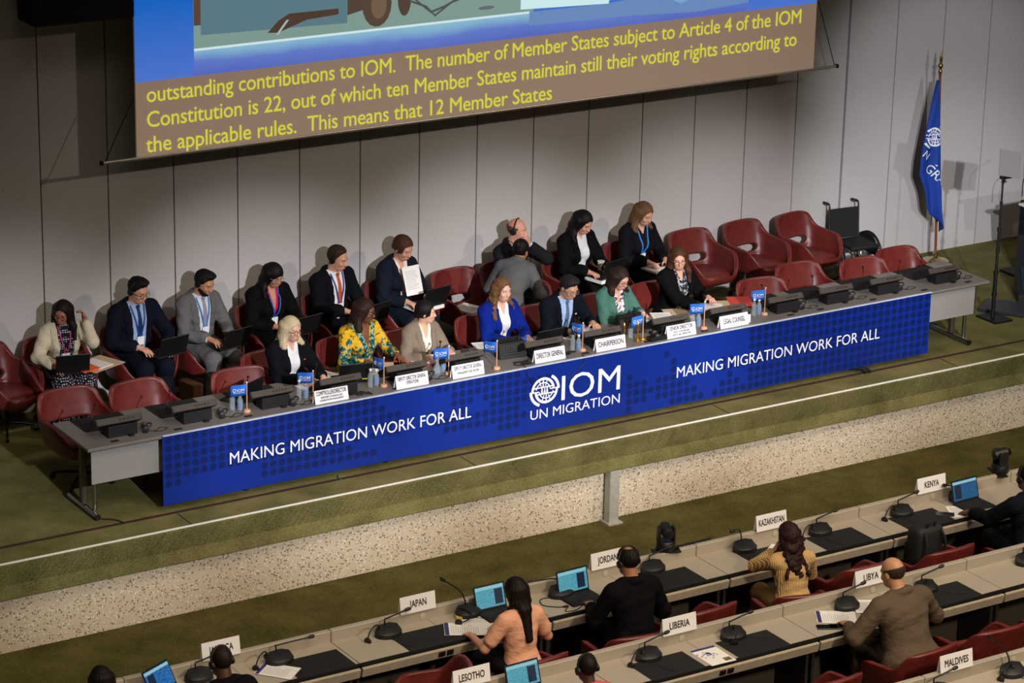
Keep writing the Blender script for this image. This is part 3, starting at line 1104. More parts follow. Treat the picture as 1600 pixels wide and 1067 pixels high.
def tent(name, w, h, label, cat, loc, rz, group, lines, tilt=14, sub=None):
    """folded card with printed front"""
    t = thing(name, label, cat, loc, rz, group)
    d = h * math.tan(R(tilt))
    th = 0.003
    MB().prism([(-d, 0), (-d + th * 1.2, 0), (0, h - 0.004), (d - th * 1.2, 0), (d, 0), (0.0015, h), (-0.0015, h)], (0, 1, 0), (0, 0, 1), (1, 0, 0), -w / 2, w / 2).build('card', M_CARD, t)
    for body, size, z, width in lines:
        yy = -d + ((d - 0.0015) * z / h) - 0.0022
        ta = math.degrees(math.atan((d - 0.0015) / h))
        o = text(body, size, M_INK, t, (0, yy, z), extrude=0.0, heavy=size * 0.016)
        xs = [v.co.x for v in o.data.vertices]
        k = width / (max(xs) - min(xs))
        o.matrix_local = Matrix.Translation((0, yy, z)) @ Matrix.Rotation(R(90 - ta), 4, 'X') @ Matrix.Diagonal((k, 1, 1, 1)) @ Matrix.Translation((-(max(xs) + min(xs)) / 2, 0, 0))
    return t


for x, a, sub in PLATES:
    wid = {20: 0.32, 23: 0.31, 16: 0.31, 11: 0.30, 15: 0.28, 13: 0.27}[len(a)]
    if len(sub) == 2:
        lines = [(a, 0.058, 0.077, wid), (sub[0], 0.026, 0.047, wid * 0.72), (sub[1], 0.026, 0.020, wid * 0.8)]
    elif len(sub) == 1:
        lines = [(a, 0.052, 0.075, wid), (sub[0], 0.036 if len(sub[0]) > 12 else 0.046, 0.035, 0.24 if len(sub[0]) > 12 else 0.14)]
    else:
        lines = [(a, 0.072, 0.045, wid)]
    tent('name_card', 0.355, 0.125, 'white folded name card reading ' + ' '.join([a] + sub), 'name card', (x, 0.085, TZ), 0, 'name cards on the podium table', lines)

# small table flags
FL = [(1.69, 0.20, -18, 'beside the dark laptop at the left'), (2.38, 0.19, -38, 'beside the COMPTROLLER name card'), (3.15, 0.20, -75, 'left of the OPERATIONS name card'), (3.87, 0.20, -25, 'left of the MANAGEMENT AND REFORM name card'),
      (4.36, 0.11, -60, 'in front of the dark keypad box'), (5.40, 0.17, -70, 'between the DIRECTOR GENERAL and CHAIRPERSON cards'), (6.12, 0.16, 8, 'on a golden base right of CHAIRPERSON'), (6.87, 0.15, -30, 'left of the LEGAL COUNSEL card'), (7.70, 0.23, -18, 'right of the LEGAL COUNSEL card')]
M_FLAGLET = mat('bright_blue_flag', (16, 98, 196), 0.7)
for k, (x, y, rz, where) in enumerate(FL):
    t = thing('table_flag', 'small blue table flag on a wooden stick, ' + where, 'flag', (x, y, TZ), 0, 'small blue flags on the podium table')
    MB().lathe([(0.034, 0), (0.036, 0.010), (0.03, 0.022), (0.012, 0.026)], seg=18).build('base', M_WOODPIN if k != 6 else mat('golden_base', (206, 150, 70), 0.3, 0.8), t, True)
    st = MB().tube([(0, 0, 0.02), (0, 0, 0.285)], 0.005, 8).build('stick', M_WOODPIN, t, True)
    MB().ball((0, 0, 0.288), (0.008, 0.008, 0.008)).build('tip', M_WHITEINK, st, True)
    b = MB()
    sgn = -1
    q = R(rz)
    ax = Vector((math.cos(q), math.sin(q), 0)) * sgn
    nb = Vector((ax.y, -ax.x, 0))
    if nb.y > 0:
        nb = -nb
    rows = []
    for i in range(9):
        s = i / 8 * 0.15
        off = nb * 0.010 * math.sin(i / 8 * 5)
        dz = -0.018 * (i / 8) ** 1.5
        rows.append([b.bm.verts.new(ax * s + off + Vector((0, 0, 0.275 + dz))), b.bm.verts.new(ax * s + off + Vector((0, 0, 0.17 + dz * 1.4)))])
    for A, B in zip(rows, rows[1:]):
        b.bm.faces.new((A[0], A[1], B[1], B[0]))
    cl = b.build('flag_cloth', M_FLAGLET, t, True)
    m1 = cl.modifiers.new('s', 'SOLIDIFY')
    m1.thickness = 0.003
    m1.offset = 0
    applied(cl, 'flag_cloth')
    for body, size, z0, w in (('IOM', 0.042, 0.208, 0.066), ('UN MIGRATION', 0.013, 0.193, 0.10)):
        o = text(body, size, M_WHITEINK, cl, (0, 0, 0), extrude=0)
        xs = [v.co.x for v in o.data.vertices]
        kx = w / (max(xs) - min(xs))
        mid = (max(xs) + min(xs)) / 2
        for v in o.data.vertices:
            s = 0.075 + (0.016 if body == 'IOM' else 0) + (v.co.x - mid) * kx   # reading direction runs along +X
            s2 = 0.15 - s
            off = nb * (0.010 * math.sin(s2 / 0.15 * 5) + 0.004)
            v.co = ax * s2 + off + Vector((0, 0, z0 + v.co.y - 0.02 * (s2 / 0.15) ** 1.5))
        o.matrix_local = Matrix()
    b = MB()
    for rr in (0.017, 0.012):
        pts = [ax * (0.115 + rr * math.cos(R(a))) + nb * (0.010 * math.sin(0.115 / 0.15 * 5) + 0.005) + Vector((0, 0, 0.21 + rr * math.sin(R(a)))) for a in range(0, 360, 24)]
        b.tube(pts, 0.0015, 4, True)
    b.build('emblem', M_WHITEINK, cl)

# bottles and tumblers
M_GLASS = glass('clear_glass', (180, 196, 200), 0.28, 0.05)
M_PET = glass('blue_tinted_bottle', (176, 190, 205), 0.34, 0.15)
BT = [(1.585, 0.29, 'p', 'left-hand one by the leftmost small flag'), (1.65, 0.26, 'q', 'right-hand one by the leftmost small flag'), (2.28, 0.28, 'g', 'by the flag near the COMPTROLLER card'), (2.335, 0.25, 'q', 'by the flag near the COMPTROLLER card'),
      (3.02, 0.23, 'g', 'by the flag near the OPERATIONS card'), (3.09, 0.24, 'q', 'by the flag near the OPERATIONS card'), (3.765, 0.24, 'c', 'left of the MANAGEMENT AND REFORM card'), (3.86, 0.285, 'q', 'behind the flag left of the MANAGEMENT card'),
      (5.31, 0.21, 'd', 'with a dark cap beside the chairman’s flag'), (5.36, 0.18, 'q', 'beside the flag left of the CHAIRPERSON card'), (6.04, 0.26, 'd', 'between the golden stands right of the CHAIRPERSON card'),
      (6.80, 0.25, 'g', 'left of the LEGAL COUNSEL card'), (6.855, 0.225, 'q', 'left of the LEGAL COUNSEL card'), (7.57, 0.24, 'g', 'by the last small flag on the right'), (7.64, 0.25, 'q', 'by the last small flag on the right')]
for x, y, k, where in BT:
    if k == 'c':
        t = thing('glass_carafe', 'round clear glass carafe ' + where, 'carafe', (x, y, TZ), 0)
        MB().lathe([(0.035, 0), (0.042, 0.03), (0.040, 0.07), (0.016, 0.12), (0.015, 0.17), (0.02, 0.18)], seg=18).build('body', M_GLASS, t, True)
        continue
    small = k == 'q'
    lab = {'q': 'slim blue-labelled plastic water bottle ', 'g': 'clear glass water bottle ', 'p': 'clear plastic water bottle ', 'd': 'clear glass bottle with dark cap '}[k] + where
    t = thing('water_bottle', lab, 'bottle', (x, y, TZ), 0, 'water bottles on the podium table')
    h = 0.17 if small else 0.19
    MB().lathe([(0.024, 0), (0.027, 0.01), (0.027, h * 0.62), (0.012, h * 0.82), (0.011, h * 0.9)], seg=16).build('body', M_PET if small else M_GLASS, t, True)
    MB().lathe([(0.013, h * 0.9), (0.013, h)], seg=12).build('cap', M_BLACK if k == 'd' else M_WHITEINK, t, True)
    if small:
        MB().lathe([(0.0282, h * 0.2), (0.0282, h * 0.5)], seg=16).build('label_band', mat('blue_label', (110, 138, 176), 0.5), t, True)


def headset_mesh(b, r=0.075):
    b.tube(arc((0, 0, 0), r, -5, 185, 16), 0.006, 6)
    for s in (-1, 1):
        b.lathe([(0.022, -0.014), (0.032, -0.01), (0.032, 0.008), (0.02, 0.014)], (s * r, 0, -0.008), 14, Matrix.Rotation(R(90), 3, 'Y'))
    return b


HS = [(0.66, 0.20, 'at the left podium end'), (1.43, 0.20, 'left of the leftmost small flag'), (2.16, 0.18, 'right of the second small console from the laptop'), (3.64, 0.19, 'right of the OPERATIONS card'), (8.17, 0.23, 'right of the first empty console'),
      (8.83, 0.24, 'right of the second empty console'), (9.50, 0.25, 'right end of the banner'), (10.31, 0.26, 'at the far right podium end'), (6.28, 0.14, 'in the black box right of the golden stands')]
for x, y, where in HS:
    t = thing('headset', 'black headset lying by the console, ' + where, 'headset', (x, y, TZ + 0.035), 0, 'headsets on the podium table')
    h = headset_mesh(MB(), 0.06).build('headband', M_BLACK, t, True)
    h.rotation_euler = (R(60), 0, R(70))
    MB().tube(spline([(0.0, -0.02, -0.03), (0.08, -0.05, -0.031), (0.14, 0.0, -0.031), (0.20, -0.04, -0.031), (0.12, -0.08, -0.031), (0.05, -0.06, -0.031)]), 0.0035, 5).build('cable', M_SOFTBLACK, t, True)

# loose cable heaps
for x, y, seed, where in ((2.86, 0.10, 1, 'right of the COMPTROLLER card'), (4.66, 0.10, 2, 'left of the DIRECTOR GENERAL card'), (5.22, 0.12, 3, 'right of the DIRECTOR GENERAL card'), (6.32, 0.20, 4, 'left of the SENIOR DIRECTOR card')):
    random.seed(seed)
    pts = [(random.uniform(-0.1, 0.1), random.uniform(-0.05, 0.06), random.uniform(0.004, 0.03)) for _ in range(12)]
    o = MB().tube(spline(pts, 6), 0.005, 6).build('cable_tangle', M_SOFTBLACK, None, True, (x, y, TZ))
    tag(o, 'tangle of black cables on the podium table ' + where, 'cable', 'cable tangles on the podium')
for x, z0, x1 in ((4.62, 0.74, 4.70), (5.30, 0.74, 5.10)):
    o = MB().tube(spline([(x, 0.03, 0.752), (x, -0.012, 0.745), (x, -0.024, 0.70), ((x + x1) / 2, -0.024, 0.62), (x1, -0.024, 0.56)]), 0.004, 5).build('hanging_cable', mat('blue_black_cable', (8, 14, 50), 0.6), None, True)
    tag(o, 'thin dark cable drooping over the banner ' + ('left of' if x < 5 else 'above') + ' the white globe emblem', 'cable')

M_KEY = mat('keyboard_keys', (34, 33, 34), 0.6)


def screen_mat(kind):
    if kind == 'off':
        return M_SCREENOFF
    t = NT('lit_screen_' + kind)
    col = {'cyan': ((88, 172, 190), (60, 130, 150)), 'blue': ((14, 96, 140), (10, 60, 100)), 'deep': ((30, 120, 190), (12, 50, 110))}[kind]
    f = t.noise(26, 3, 0.7, t.mapped((1, 1, 9)))
    c = t.ramp(f, [(0.42, lin(col[1])), (0.52, lin(col[0]))])
    t.b.inputs['Base Color'].default_value = (0.01, 0.01, 0.01, 1)
    t.l(c, t.b.inputs['Emission Color'])
    t.b.inputs['Emission Strength'].default_value = 0.85
    return t.m


SCR = {}


def laptop(label, loc, rz, kind='off', ang=108, w=0.33, group=None, sticker=None, detail=False):
    """hinge along -Y side, keyboard towards +Y (the user)"""
    if kind not in SCR:
        SCR[kind] = screen_mat(kind)
    t = thing('laptop', label, 'laptop', loc, rz, group)
    ba = MB().box((0, 0, 0.009), (w, 0.23, 0.018), bev=0.004).build('keyboard_base', M_SOFTBLACK, t)
    b = MB()
    for r_ in range(5):
        for c_ in range(13):
            b.box((-w * 0.42 + w * 0.84 * (c_ + 0.5) / 13, 0.025 - 0.085 + r_ * 0.021 + 0.02, 0.0195), (w * 0.052, 0.016, 0.003))
    b.build('keys', M_KEY, ba)
    MB().box((0, 0.082, 0.0185), (0.09, 0.05, 0.002)).build('touchpad', M_BLACK, ba)
    lid = MB().box((0, 0, 0.108), (w, 0.010, 0.216), bev=0.004).build('lid', M_BLACK, t)
    lid.location = (0, -0.115, 0.016)
    lid.rotation_euler = (R(ang - 90), 0, 0)
    s = MB().box((0, 0.0056, 0.110), (w - 0.028, 0.001, 0.186)).build('display', SCR[kind], lid)
    if detail:
        MB().box((0, 0.0064, 0.186), (w - 0.03, 0.0008, 0.024)).build('title_bar', emit('screen_bar', (150, 205, 215), 0.8), lid)
        MB().box((-0.085 if kind == 'cyan' else 0.09, 0.0064, 0.10), (0.08, 0.0008, 0.13)).build('side_window', emit('screen_dark_window', (12, 34, 60), 0.8), lid)
    if sticker:
        MB().box((0.1, -0.0055, 0.03), (0.05, 0.001, 0.014)).build('sticker', emit('yellow_sticker', (220, 200, 30), 0.1, (230, 210, 40)), lid)
    return t


laptop('black laptop open in front of the empty chair near the leftmost small flag', (1.80, 0.56, TZ), 28)
laptop('black laptop with a yellow sticker on its lid before the woman in yellow print', (2.97, 0.52, TZ), -12, sticker=True)
laptop('dark laptop open before the man reading in dark suit', (5.12, 0.50, TZ), 2)


def paper(label, loc, rz, w=0.21, h=0.297, n=1, m=None, name='paper_sheet', lines=True, cat='paper', th=0.0012, header=None, group=None, curl=0.0):
    t = thing(name, label, cat, loc, rz, group)
    b = MB()
    random.seed(int(abs(loc[0]) * 1000))
    for k in range(n):
        b.box((random.uniform(-0.004, 0.004) * (k > 0), random.uniform(-0.004, 0.004) * (k > 0), th * (k + 0.5)), (w, h, th), Matrix.Rotation(R(random.uniform(-3, 3) * (k < n - 1)), 3, 'Z'))
    b.build('sheet', m or M_PAPER, t)
    if lines:
        b = MB()
        for k in range(13):
            ww = w * random.uniform(0.5, 0.78)
            b.box((-w * 0.39 + ww / 2, h * (0.33 - 0.052 * k), th * n + 0.0006), (ww, 0.0035, 0.0004))
        b.build('print', mat('grey_print', (150, 150, 156), 0.8), t)
    if header:
        MB().box((0, h * 0.44, th * n + 0.0007), (w, h * 0.10, 0.0005)).build('header', header, t)
    return t


PZ = TZ + 0.001
paper('white papers between the blond woman and the laptop with yellow sticker', (2.80, 0.72, PZ), 20, 0.26, 0.24, 2)
paper('grey paper under the hands of the blond woman in black blazer', (2.52, 0.60, PZ), 5)
paper('open grey paper in front of the woman in yellow print', (3.27, 0.66, PZ), -20, n=2)
paper('orange sheet on the table right of the woman in yellow print', (3.62, 0.66, PZ), -25, 0.16, 0.24, m=M_ORANGE, lines=False)
paper('manila folder lying beside the orange sheet', (3.50, 0.62, PZ), -28, 0.26, 0.33, m=M_MANILA, lines=False, name='folder', cat='folder')
t = paper('open white notebook with red edge before the woman in taupe blazer', (3.92, 0.66, PZ), -22, 0.36, 0.27, 6, name='notebook', cat='notebook')
MB().box((0, -0.14, 0.004), (0.37, 0.02, 0.008)).build('red_edge', M_REDCARD, t)
for x, y, lab in ((4.36, 0.70, 'black phone lying by the open notebook'), (4.46, 0.62, 'dark phone beside the black keypad box')):
    t = thing('phone', lab, 'phone', (x, y, PZ), -30)
    MB().box((0, 0, 0.005), (0.075, 0.15, 0.009), bev=0.004).build('body', M_BLACK, t)
    MB().box((0, 0, 0.0098), (0.068, 0.138, 0.001)).build('display', M_SCREENOFF, t)
paper('stack of printed papers left of the woman in blue blazer', (4.67, 0.72, PZ), -15, 0.32, 0.27, 4)
paper('white papers under the hands of the man in dark suit', (5.54, 0.62, PZ), 20, n=2)
paper('white sheet at the left hand of the man in dark suit', (5.84, 0.70, PZ), -12, n=3)
paper('white paper sheet in front of the woman in green blazer', (6.42, 0.66, PZ), 16)
paper('white printed sheets beside the woman with long brown hair', (6.72, 0.66, PZ), -24, n=3)
paper('manila folder before the woman with long brown hair', (6.92, 0.68, PZ), -18, 0.25, 0.34, m=M_MANILA, lines=False, name='folder', cat='folder')
paper('white sheets under the left hand of the woman with long brown hair', (7.36, 0.66, PZ), -30, n=4)
paper('pale folder behind the LEGAL COUNSEL console', (7.56, 0.66, PZ), -22, 0.24, 0.32, m=M_MANILA, lines=False, name='folder', cat='folder')
paper('red folder on the table beside the last seated speaker', (7.74, 0.70, PZ + 0.002), -26, 0.25, 0.33, m=M_REDCARD, lines=False, name='folder', cat='folder')
for k, (x, y, lab) in enumerate(((7.99, 0.41, 'first right of the last small flag'), (8.90, 0.66, 'before the second empty right-hand chair'), (9.68, 0.66, 'before the third empty right-hand chair'), (10.46, 0.72, 'at the far right podium end'))):
    t = thing('touch_panel', 'grey touch panel on the podium table, ' + lab, 'panel', (x, y, TZ), 0, 'grey panels on the podium table')
    MB().box((0, 0, 0.006), (0.26, 0.15, 0.012), bev=0.003).build('body', mat('panel_grey', (128, 124, 120), 0.5), t)
    MB().box((0.03, 0, 0.0125), (0.004, 0.14, 0.001)).build('seam', M_BLACK, t)
# two dark keypad boxes, golden stands, small white bottle, blue microphone
for x, y, rz, lab in ((4.68, 0.36, -4, 'black keypad box with dark keys before the woman in blue blazer'), (6.16, 0.42, -6, 'black keypad box with dark keys before the woman in green blazer')):
    t = thing('keypad_box', lab, 'box', (x, y, TZ), rz)
    MB().prism([(-0.06, 0.0), (0.06, 0.0), (0.08, 0.15), (-0.02, 0.15)], (0, 1, 0), (0, 0, 1), (1, 0, 0), -0.15, 0.15).build('case', M_BLACK, t)
    b = MB()
    for r_ in range(5):
        for c_ in range(10):
            zz = 0.025 + r_ * 0.025
            b.box((-0.125 + c_ * 0.028, -0.06 + 0.04 * zz / 0.15 - 0.002, zz), (0.018, 0.006, 0.014))
    b.build('keys', mat('grey_keys', (58, 58, 60), 0.5), t)
    MB().box((0, 0.06, 0.165), (0.27, 0.03, 0.03)).build('rest', M_BLACK, t)
t = thing('desk_microphone', 'blue-headed desk microphone with clear tip before the woman in blue blazer', 'microphone', (4.96, 0.62, TZ), -10)
MB().lathe([(0.03, -0.06), (0.036, -0.03), (0.036, 0.05), (0.025, 0.06)], (0, 0, 0.045), 16, Matrix.Rotation(R(90), 3, 'Y')).build('head', mat('blue_foam', (20, 62, 160), 0.6), t, True)
MB().lathe([(0.02, 0.06), (0.022, 0.09)], (0, 0, 0.045), 12, Matrix.Rotation(R(90), 3, 'Y')).build('tip', M_GLASS, t, True)
MB().lathe([(0.03, 0), (0.03, 0.02)], seg=14).build('foot', M_BLACK, t)
for x, y, lab in ((5.91, 0.19, 'left one of the two golden stands by the CHAIRPERSON card'), (6.05, 0.15, 'right one of the two golden stands by the CHAIRPERSON card')):
    t = thing('golden_stand', 'small shiny golden stand, ' + lab, 'stand', (x, y, TZ), 0, 'golden stands')
    MB().lathe([(0.034, 0), (0.036, 0.012), (0.012, 0.03), (0.008, 0.10), (0.016, 0.12), (0.02, 0.17), (0.012, 0.20), (0.003, 0.21)], seg=18).build('body', mat('shiny_gold', (214, 156, 80), 0.22, 0.9), t, True)
t = thing('sanitiser_bottle', 'small white bottle standing right of the LEGAL COUNSEL name card', 'bottle', (7.40, 0.10, TZ), 0)
MB().box((0, 0, 0.045), (0.035, 0.025, 0.09), bev=0.006, seg=2).build('body', M_CARD, t)
MB().lathe([(0.009, 0.09), (0.009, 0.115)], seg=12).build('cap', M_BLACK, t)
t = thing('headset_box', 'open black box holding a headset left of the SENIOR DIRECTOR card', 'box', (6.26, 0.10, TZ), 4)
MB().box((0, 0, 0.02), (0.22, 0.09, 0.04), bev=0.005).build('case', M_BLACK, t)
MB().box((0.10, -0.046, 0.025), (0.012, 0.003, 0.012)).build('lamp', emit('warm_indicator', (250, 220, 120), 1.5), t)
# ------------------------------------------------------------------ hall desks
DZ = -0.16
LZ = -0.06
ROWS = [(-2.93, [-2.9, -1.03, 0.855, 2.725, 4.605, 6.475, 8.35, 10.2], 'first'), (-4.39, [-1.5, 0.45, 2.43, 4.47, 6.53, 8.5, 10.4], 'second'), (-6.11, [2.6, 4.6, 6.6, 8.6], 'third')]
M_CREASE = mat('desk_joint', (70, 62, 52), 0.8)
near = {('first', 0): 'leftmost, beyond the frame edge', ('first', 1): 'under the JAMAICA sign', ('first', 2): 'under the JAPAN sign', ('first', 3): 'under the JORDAN sign', ('first', 4): 'under the KAZAKHSTAN sign', ('first', 5): 'under the KENYA sign', ('first', 6): 'beyond the right frame edge',
        ('second', 0): 'at the bottom left frame corner', ('second', 1): 'under the LESOTHO sign', ('second', 2): 'under the LIBERIA sign', ('second', 3): 'under the LIBYA sign', ('second', 4): 'at the right frame edge behind the bald man', ('second', 5): 'right of the frame',
        ('third', 0): 'left of the MALDIVES sign', ('third', 1): 'under the MALDIVES sign', ('third', 2): 'right of the MALDIVES sign'}
for yr, edges, rn in ROWS:
    for k, (a, c) in enumerate(zip(edges, edges[1:])):
        t = thing('hall_desk', 'beige desk of the %s hall row, %s' % (rn, near[(rn, k)]), 'desk', ((a + c) / 2, yr, HALL_Z), 0, 'hall desks')
        w = c - a - 0.006
        top = MB().box((0, -0.24, DZ - HALL_Z - 0.012), (w, 0.50, 0.024), bev=0.003).build('desktop', M_DESK, t)
        MB().box((0, -0.488, DZ - HALL_Z - 0.013), (w, 0.012, 0.028)).build('dark_edge', M_BLACK, top)
        MB().box((0, -0.24, DZ - HALL_Z + 0.0002), (0.004, 0.49, 0.001)).build('joint_line', M_CREASE, top)
        MB().box((0, 0.028, LZ - HALL_Z - 0.06), (w, 0.055, 0.12), bev=0.006).build('ledge', M_DESK, t)
        MB().box((0, -0.505, DZ - HALL_Z - 0.075), (w - 0.012, 0.03, 0.085), Matrix.Rotation(R(12), 3, 'X'), 0.004).build('apron', M_NOSE, t)
        MB().box((0, 0.03, 0.34), (w, 0.03, 0.68)).build('front_panel', mat('dark_desk_panel', (70, 62, 50), 0.7), t)
        for s in (-1, 1):
            MB().box((s * (w / 2 - 0.03), -0.2, 0.36), (0.03, 0.40, 0.72)).build('side_panel', mat('dark_side_panel', (36, 32, 28), 0.7), t)
        MB().lathe([(0.028, 0), (0.028, 0.004)], (-0.05, -0.0005, LZ - HALL_Z - 0.055), 18, Matrix.Rotation(R(90), 3, 'X')).build('round_plate', mat('pale_disc', (186, 178, 164), 0.4), t)
    # small twin sockets under the edge
for k, (x, y) in enumerate(((3.45, -4.39), (3.53, -4.39), (1.62, -2.93), (1.70, -2.93))):
    o = MB().box((x, y - 0.525, DZ - 0.075), (0.06, 0.012, 0.045), Matrix.Rotation(R(12), 3, 'X')).build('desk_socket', M_BLACK)
    tag(o, ('left' if k % 2 == 0 else 'right') + ' black socket in the desk edge below the ' + ('brochure in the second row' if k < 2 else 'white papers by the woman in peach'), 'socket', 'desk sockets')

# desk mats
pad2 = None
for x, yr, lab in ((0.55, -2.93, 'right of the man at the left with headphones'), (1.60, -2.93, 'under the white papers left of the woman in peach'), (4.10, -2.93, 'right of the man in black suit'), (5.22, -2.93, 'left of the woman in striped shirt'), (5.99, -2.93, 'right of the woman in striped shirt'),
                   (6.965, -2.93, 'below the KENYA sign'), (3.03, -4.39, 'left of the brochure'), (3.91, -4.39, 'right of the brochure'), (5.36, -4.39, 'under the papers of the bald man'), (6.02, -4.39, 'right of the bald man'), (7.3, -4.39, 'at the right frame edge')):
    o = MB().box((0, 0, 0.002), (0.54, 0.355, 0.004), bev=0.0015).build('desk_mat', M_SOFTBLACK) if pad2 is None else pad2.copy()
    if pad2 is not None:
        C.objects.link(o)
    pad2 = o
    o.location = (x, yr - 0.325, DZ)
    tag(o, 'black desk mat ' + lab, 'desk mat', 'black mats on the hall desks')


def make_mic(label, loc, rz, bend):
    t = thing('microphone_unit', label, 'microphone', loc, rz, 'microphone units on the hall desks')
    t.scale = (1.25, 1.25, 1.2)
    b = MB()
    lo = [(-0.055, 0.06), (0.055, 0.06), (0.10, 0.01)] + [(0.10 * math.cos(R(a)), -0.01 + 0.075 * math.sin(R(a))) for a in range(-8, -173, -9)] + [(-0.10, 0.01)]
    lv = [b.bm.verts.new((p[0], p[1], 0.0)) for p in lo]
    mv = [b.bm.verts.new((p[0] * 0.98, p[1] * 0.98, 0.03 + 0.012 * (p[1] > 0))) for p in lo]
    hv = [b.bm.verts.new((p[0] * 0.82, p[1] * 0.82, 0.044 + 0.02 * (p[1] > 0.0))) for p in lo]
    n = len(lo)
    for A, B in ((lv, mv), (mv, hv)):
        for i in range(n):
            b.bm.faces.new((A[i], A[(i + 1) % n], B[(i + 1) % n], B[i]))
    b.bm.faces.new(lv[::-1])
    b.bm.faces.new(hv)
    bd = b.build('body', M_CONSOLE, t, True)
    MB().box((0, -0.03, 0.047), (0.10, 0.035, 0.004), Matrix.Rotation(R(16), 3, 'X')).build('button_strip', M_BLACK, bd)
    gn = MB().tube(spline([(0, 0.03, 0.05), (0.0, 0.035, 0.10), bend[0], bend[1]]), 0.0055, 8).build('gooseneck', M_BLACK, t, True)
    p, q = Vector(bend[0]), Vector(bend[1])
    d = (q - p).normalized()
    MB().lathe([(0.007, -0.01), (0.012, 0.0), (0.014, 0.02), (0.010, 0.034)], q, 12, d.to_track_quat('Z', 'Y').to_matrix()).build('microphone_head', M_BLACK, gn, True)
    return t


B_R = ((0.035, 0.045, 0.10), (0.17, 0.03, 0.13))
B_UP = ((-0.04, 0.05, 0.18), (-0.16, 0.06, 0.28))
B_DN = ((-0.01, 0.05, 0.15), (-0.06, 0.05, 0.15))
B_FL = ((0.02, 0.045, 0.10), (0.26, 0.03, 0.10))
B_L = ((-0.05, 0.05, 0.12), (-0.26, 0.08, 0.13))
for x, y, rz, bd, lab in ((0.30, -3.05, 5, B_FL, 'with its neck bent flat, below the JAMAICA sign’s right side'), (-0.42, -3.02, 5, B_R, 'beside the head of the man with headphones'), (1.34, -3.03, 5, B_R, 'in front of the JAPAN sign'), (2.14, -3.01, 5, B_UP, 'with raised neck left of the laptop of the woman in peach'),
                          (4.07, -3.00, 5, B_R, 'right of the man in black suit'), (5.07, -3.02, 5, B_DN, 'with short neck left of the woman in striped shirt'), (5.92, -3.04, 5, B_R, 'right of the woman in striped shirt'), (6.88, -3.05, 5, B_R, 'in front of the KENYA sign'), (7.62, -3.02, 5, ((-0.03, 0.05, 0.10), (-0.10, 0.05, 0.12)), 'behind the laptop under the KENYA sign'),
                          (2.98, -4.50, 5, B_R, 'in front of the LIBERIA sign'), (3.84, -4.51, 5, B_R, 'above the mat right of the brochure'), (5.07, -4.50, 5, B_R, 'in front of the LIBYA sign'), (5.91, -4.55, 5, B_R, 'right of the bald man'), (7.12, -4.52, 5, B_R, 'at the right frame edge'),
                          (3.06, -3.05, 5, B_L, 'behind the open laptop under the JORDAN sign'), (5.42, -6.24, 5, B_UP, 'right of the MALDIVES sign'), (4.62, -6.24, 5, B_R, 'below the MALDIVES sign')):
    make_mic('dark conference microphone unit ' + lab, (x, y, DZ), rz, bd)

for x, y, rz, lab in ((0.13, -3.07, 30, 'left of the flat-necked microphone under JAMAICA'), (1.19, -3.06, 25, 'on the microphone in front of JAPAN'), (5.75, -3.08, 20, 'on the microphone right of the striped shirt woman'), (6.71, -3.09, 20, 'on the microphone in front of KENYA'), (2.83, -4.55, 25, 'on the microphone in front of LIBERIA'),
                      (3.80, -4.58, 60, 'on the microphone right of the brochure'), (5.86, -4.62, 50, 'on the microphone right of the bald man'), (5.32, -6.28, 20, 'on the microphone right of the MALDIVES sign'), (2.02, -3.10, 50, 'lying with its yellow plug beside the woman in peach')):
    t = thing('headset', 'black headset hung ' + lab if 'lying' not in lab else 'black headset ' + lab, 'headset', (x, y, DZ + 0.035), rz, 'headsets on the hall desks')
    h = headset_mesh(MB(), 0.088).build('headband', M_BLACK, t, True)
    h.rotation_euler = (R(8) if 'lying' not in lab else R(80), R(-12), 0)
    h.location = (0, 0, 0.006)
    if 'lying' in lab:
        MB().box((0.05, 0.03, -0.02), (0.10, 0.05, 0.02), Matrix.Rotation(R(20), 3, 'Z')).build('yellow_case', mat('pale_yellow', (214, 190, 84), 0.6), t)
    MB().tube(spline([(0.04, -0.04, -0.028), (0.08, -0.14, -0.029), (0.05, -0.24, -0.029), (0.06, -0.36, -0.029)]), 0.003, 5).build('cable', M_SOFTBLACK, t, True)

GS = 'country signs on the hall desks'
for x, y, name, wid in ((-0.17, -2.92, 'JAMAICA', 0.22), (1.69, -2.92, 'JAPAN', 0.165), (3.63, -2.92, 'JORDAN', 0.21), (5.44, -2.92, 'KAZAKHSTAN', 0.29), (7.34, -2.92, 'KENYA', 0.175), (1.33, -4.38, 'LESOTHO', 0.24), (3.37, -4.38, 'LIBERIA', 0.205), (5.42, -4.38, 'LIBYA', 0.165), (4.92, -6.10, 'MALDIVES', 0.25)):
    tent('country_sign', 0.345, 0.15, 'white folded country sign reading ' + name, 'sign', (x, y, LZ), 0, GS, [(name, 0.085, 0.05, wid)], 10)
paper('white sheet at the bottom frame edge left of the man with headphones', (-0.90, -3.36, DZ + 0.001), -34, 0.46, 0.20, 2, lines=False)

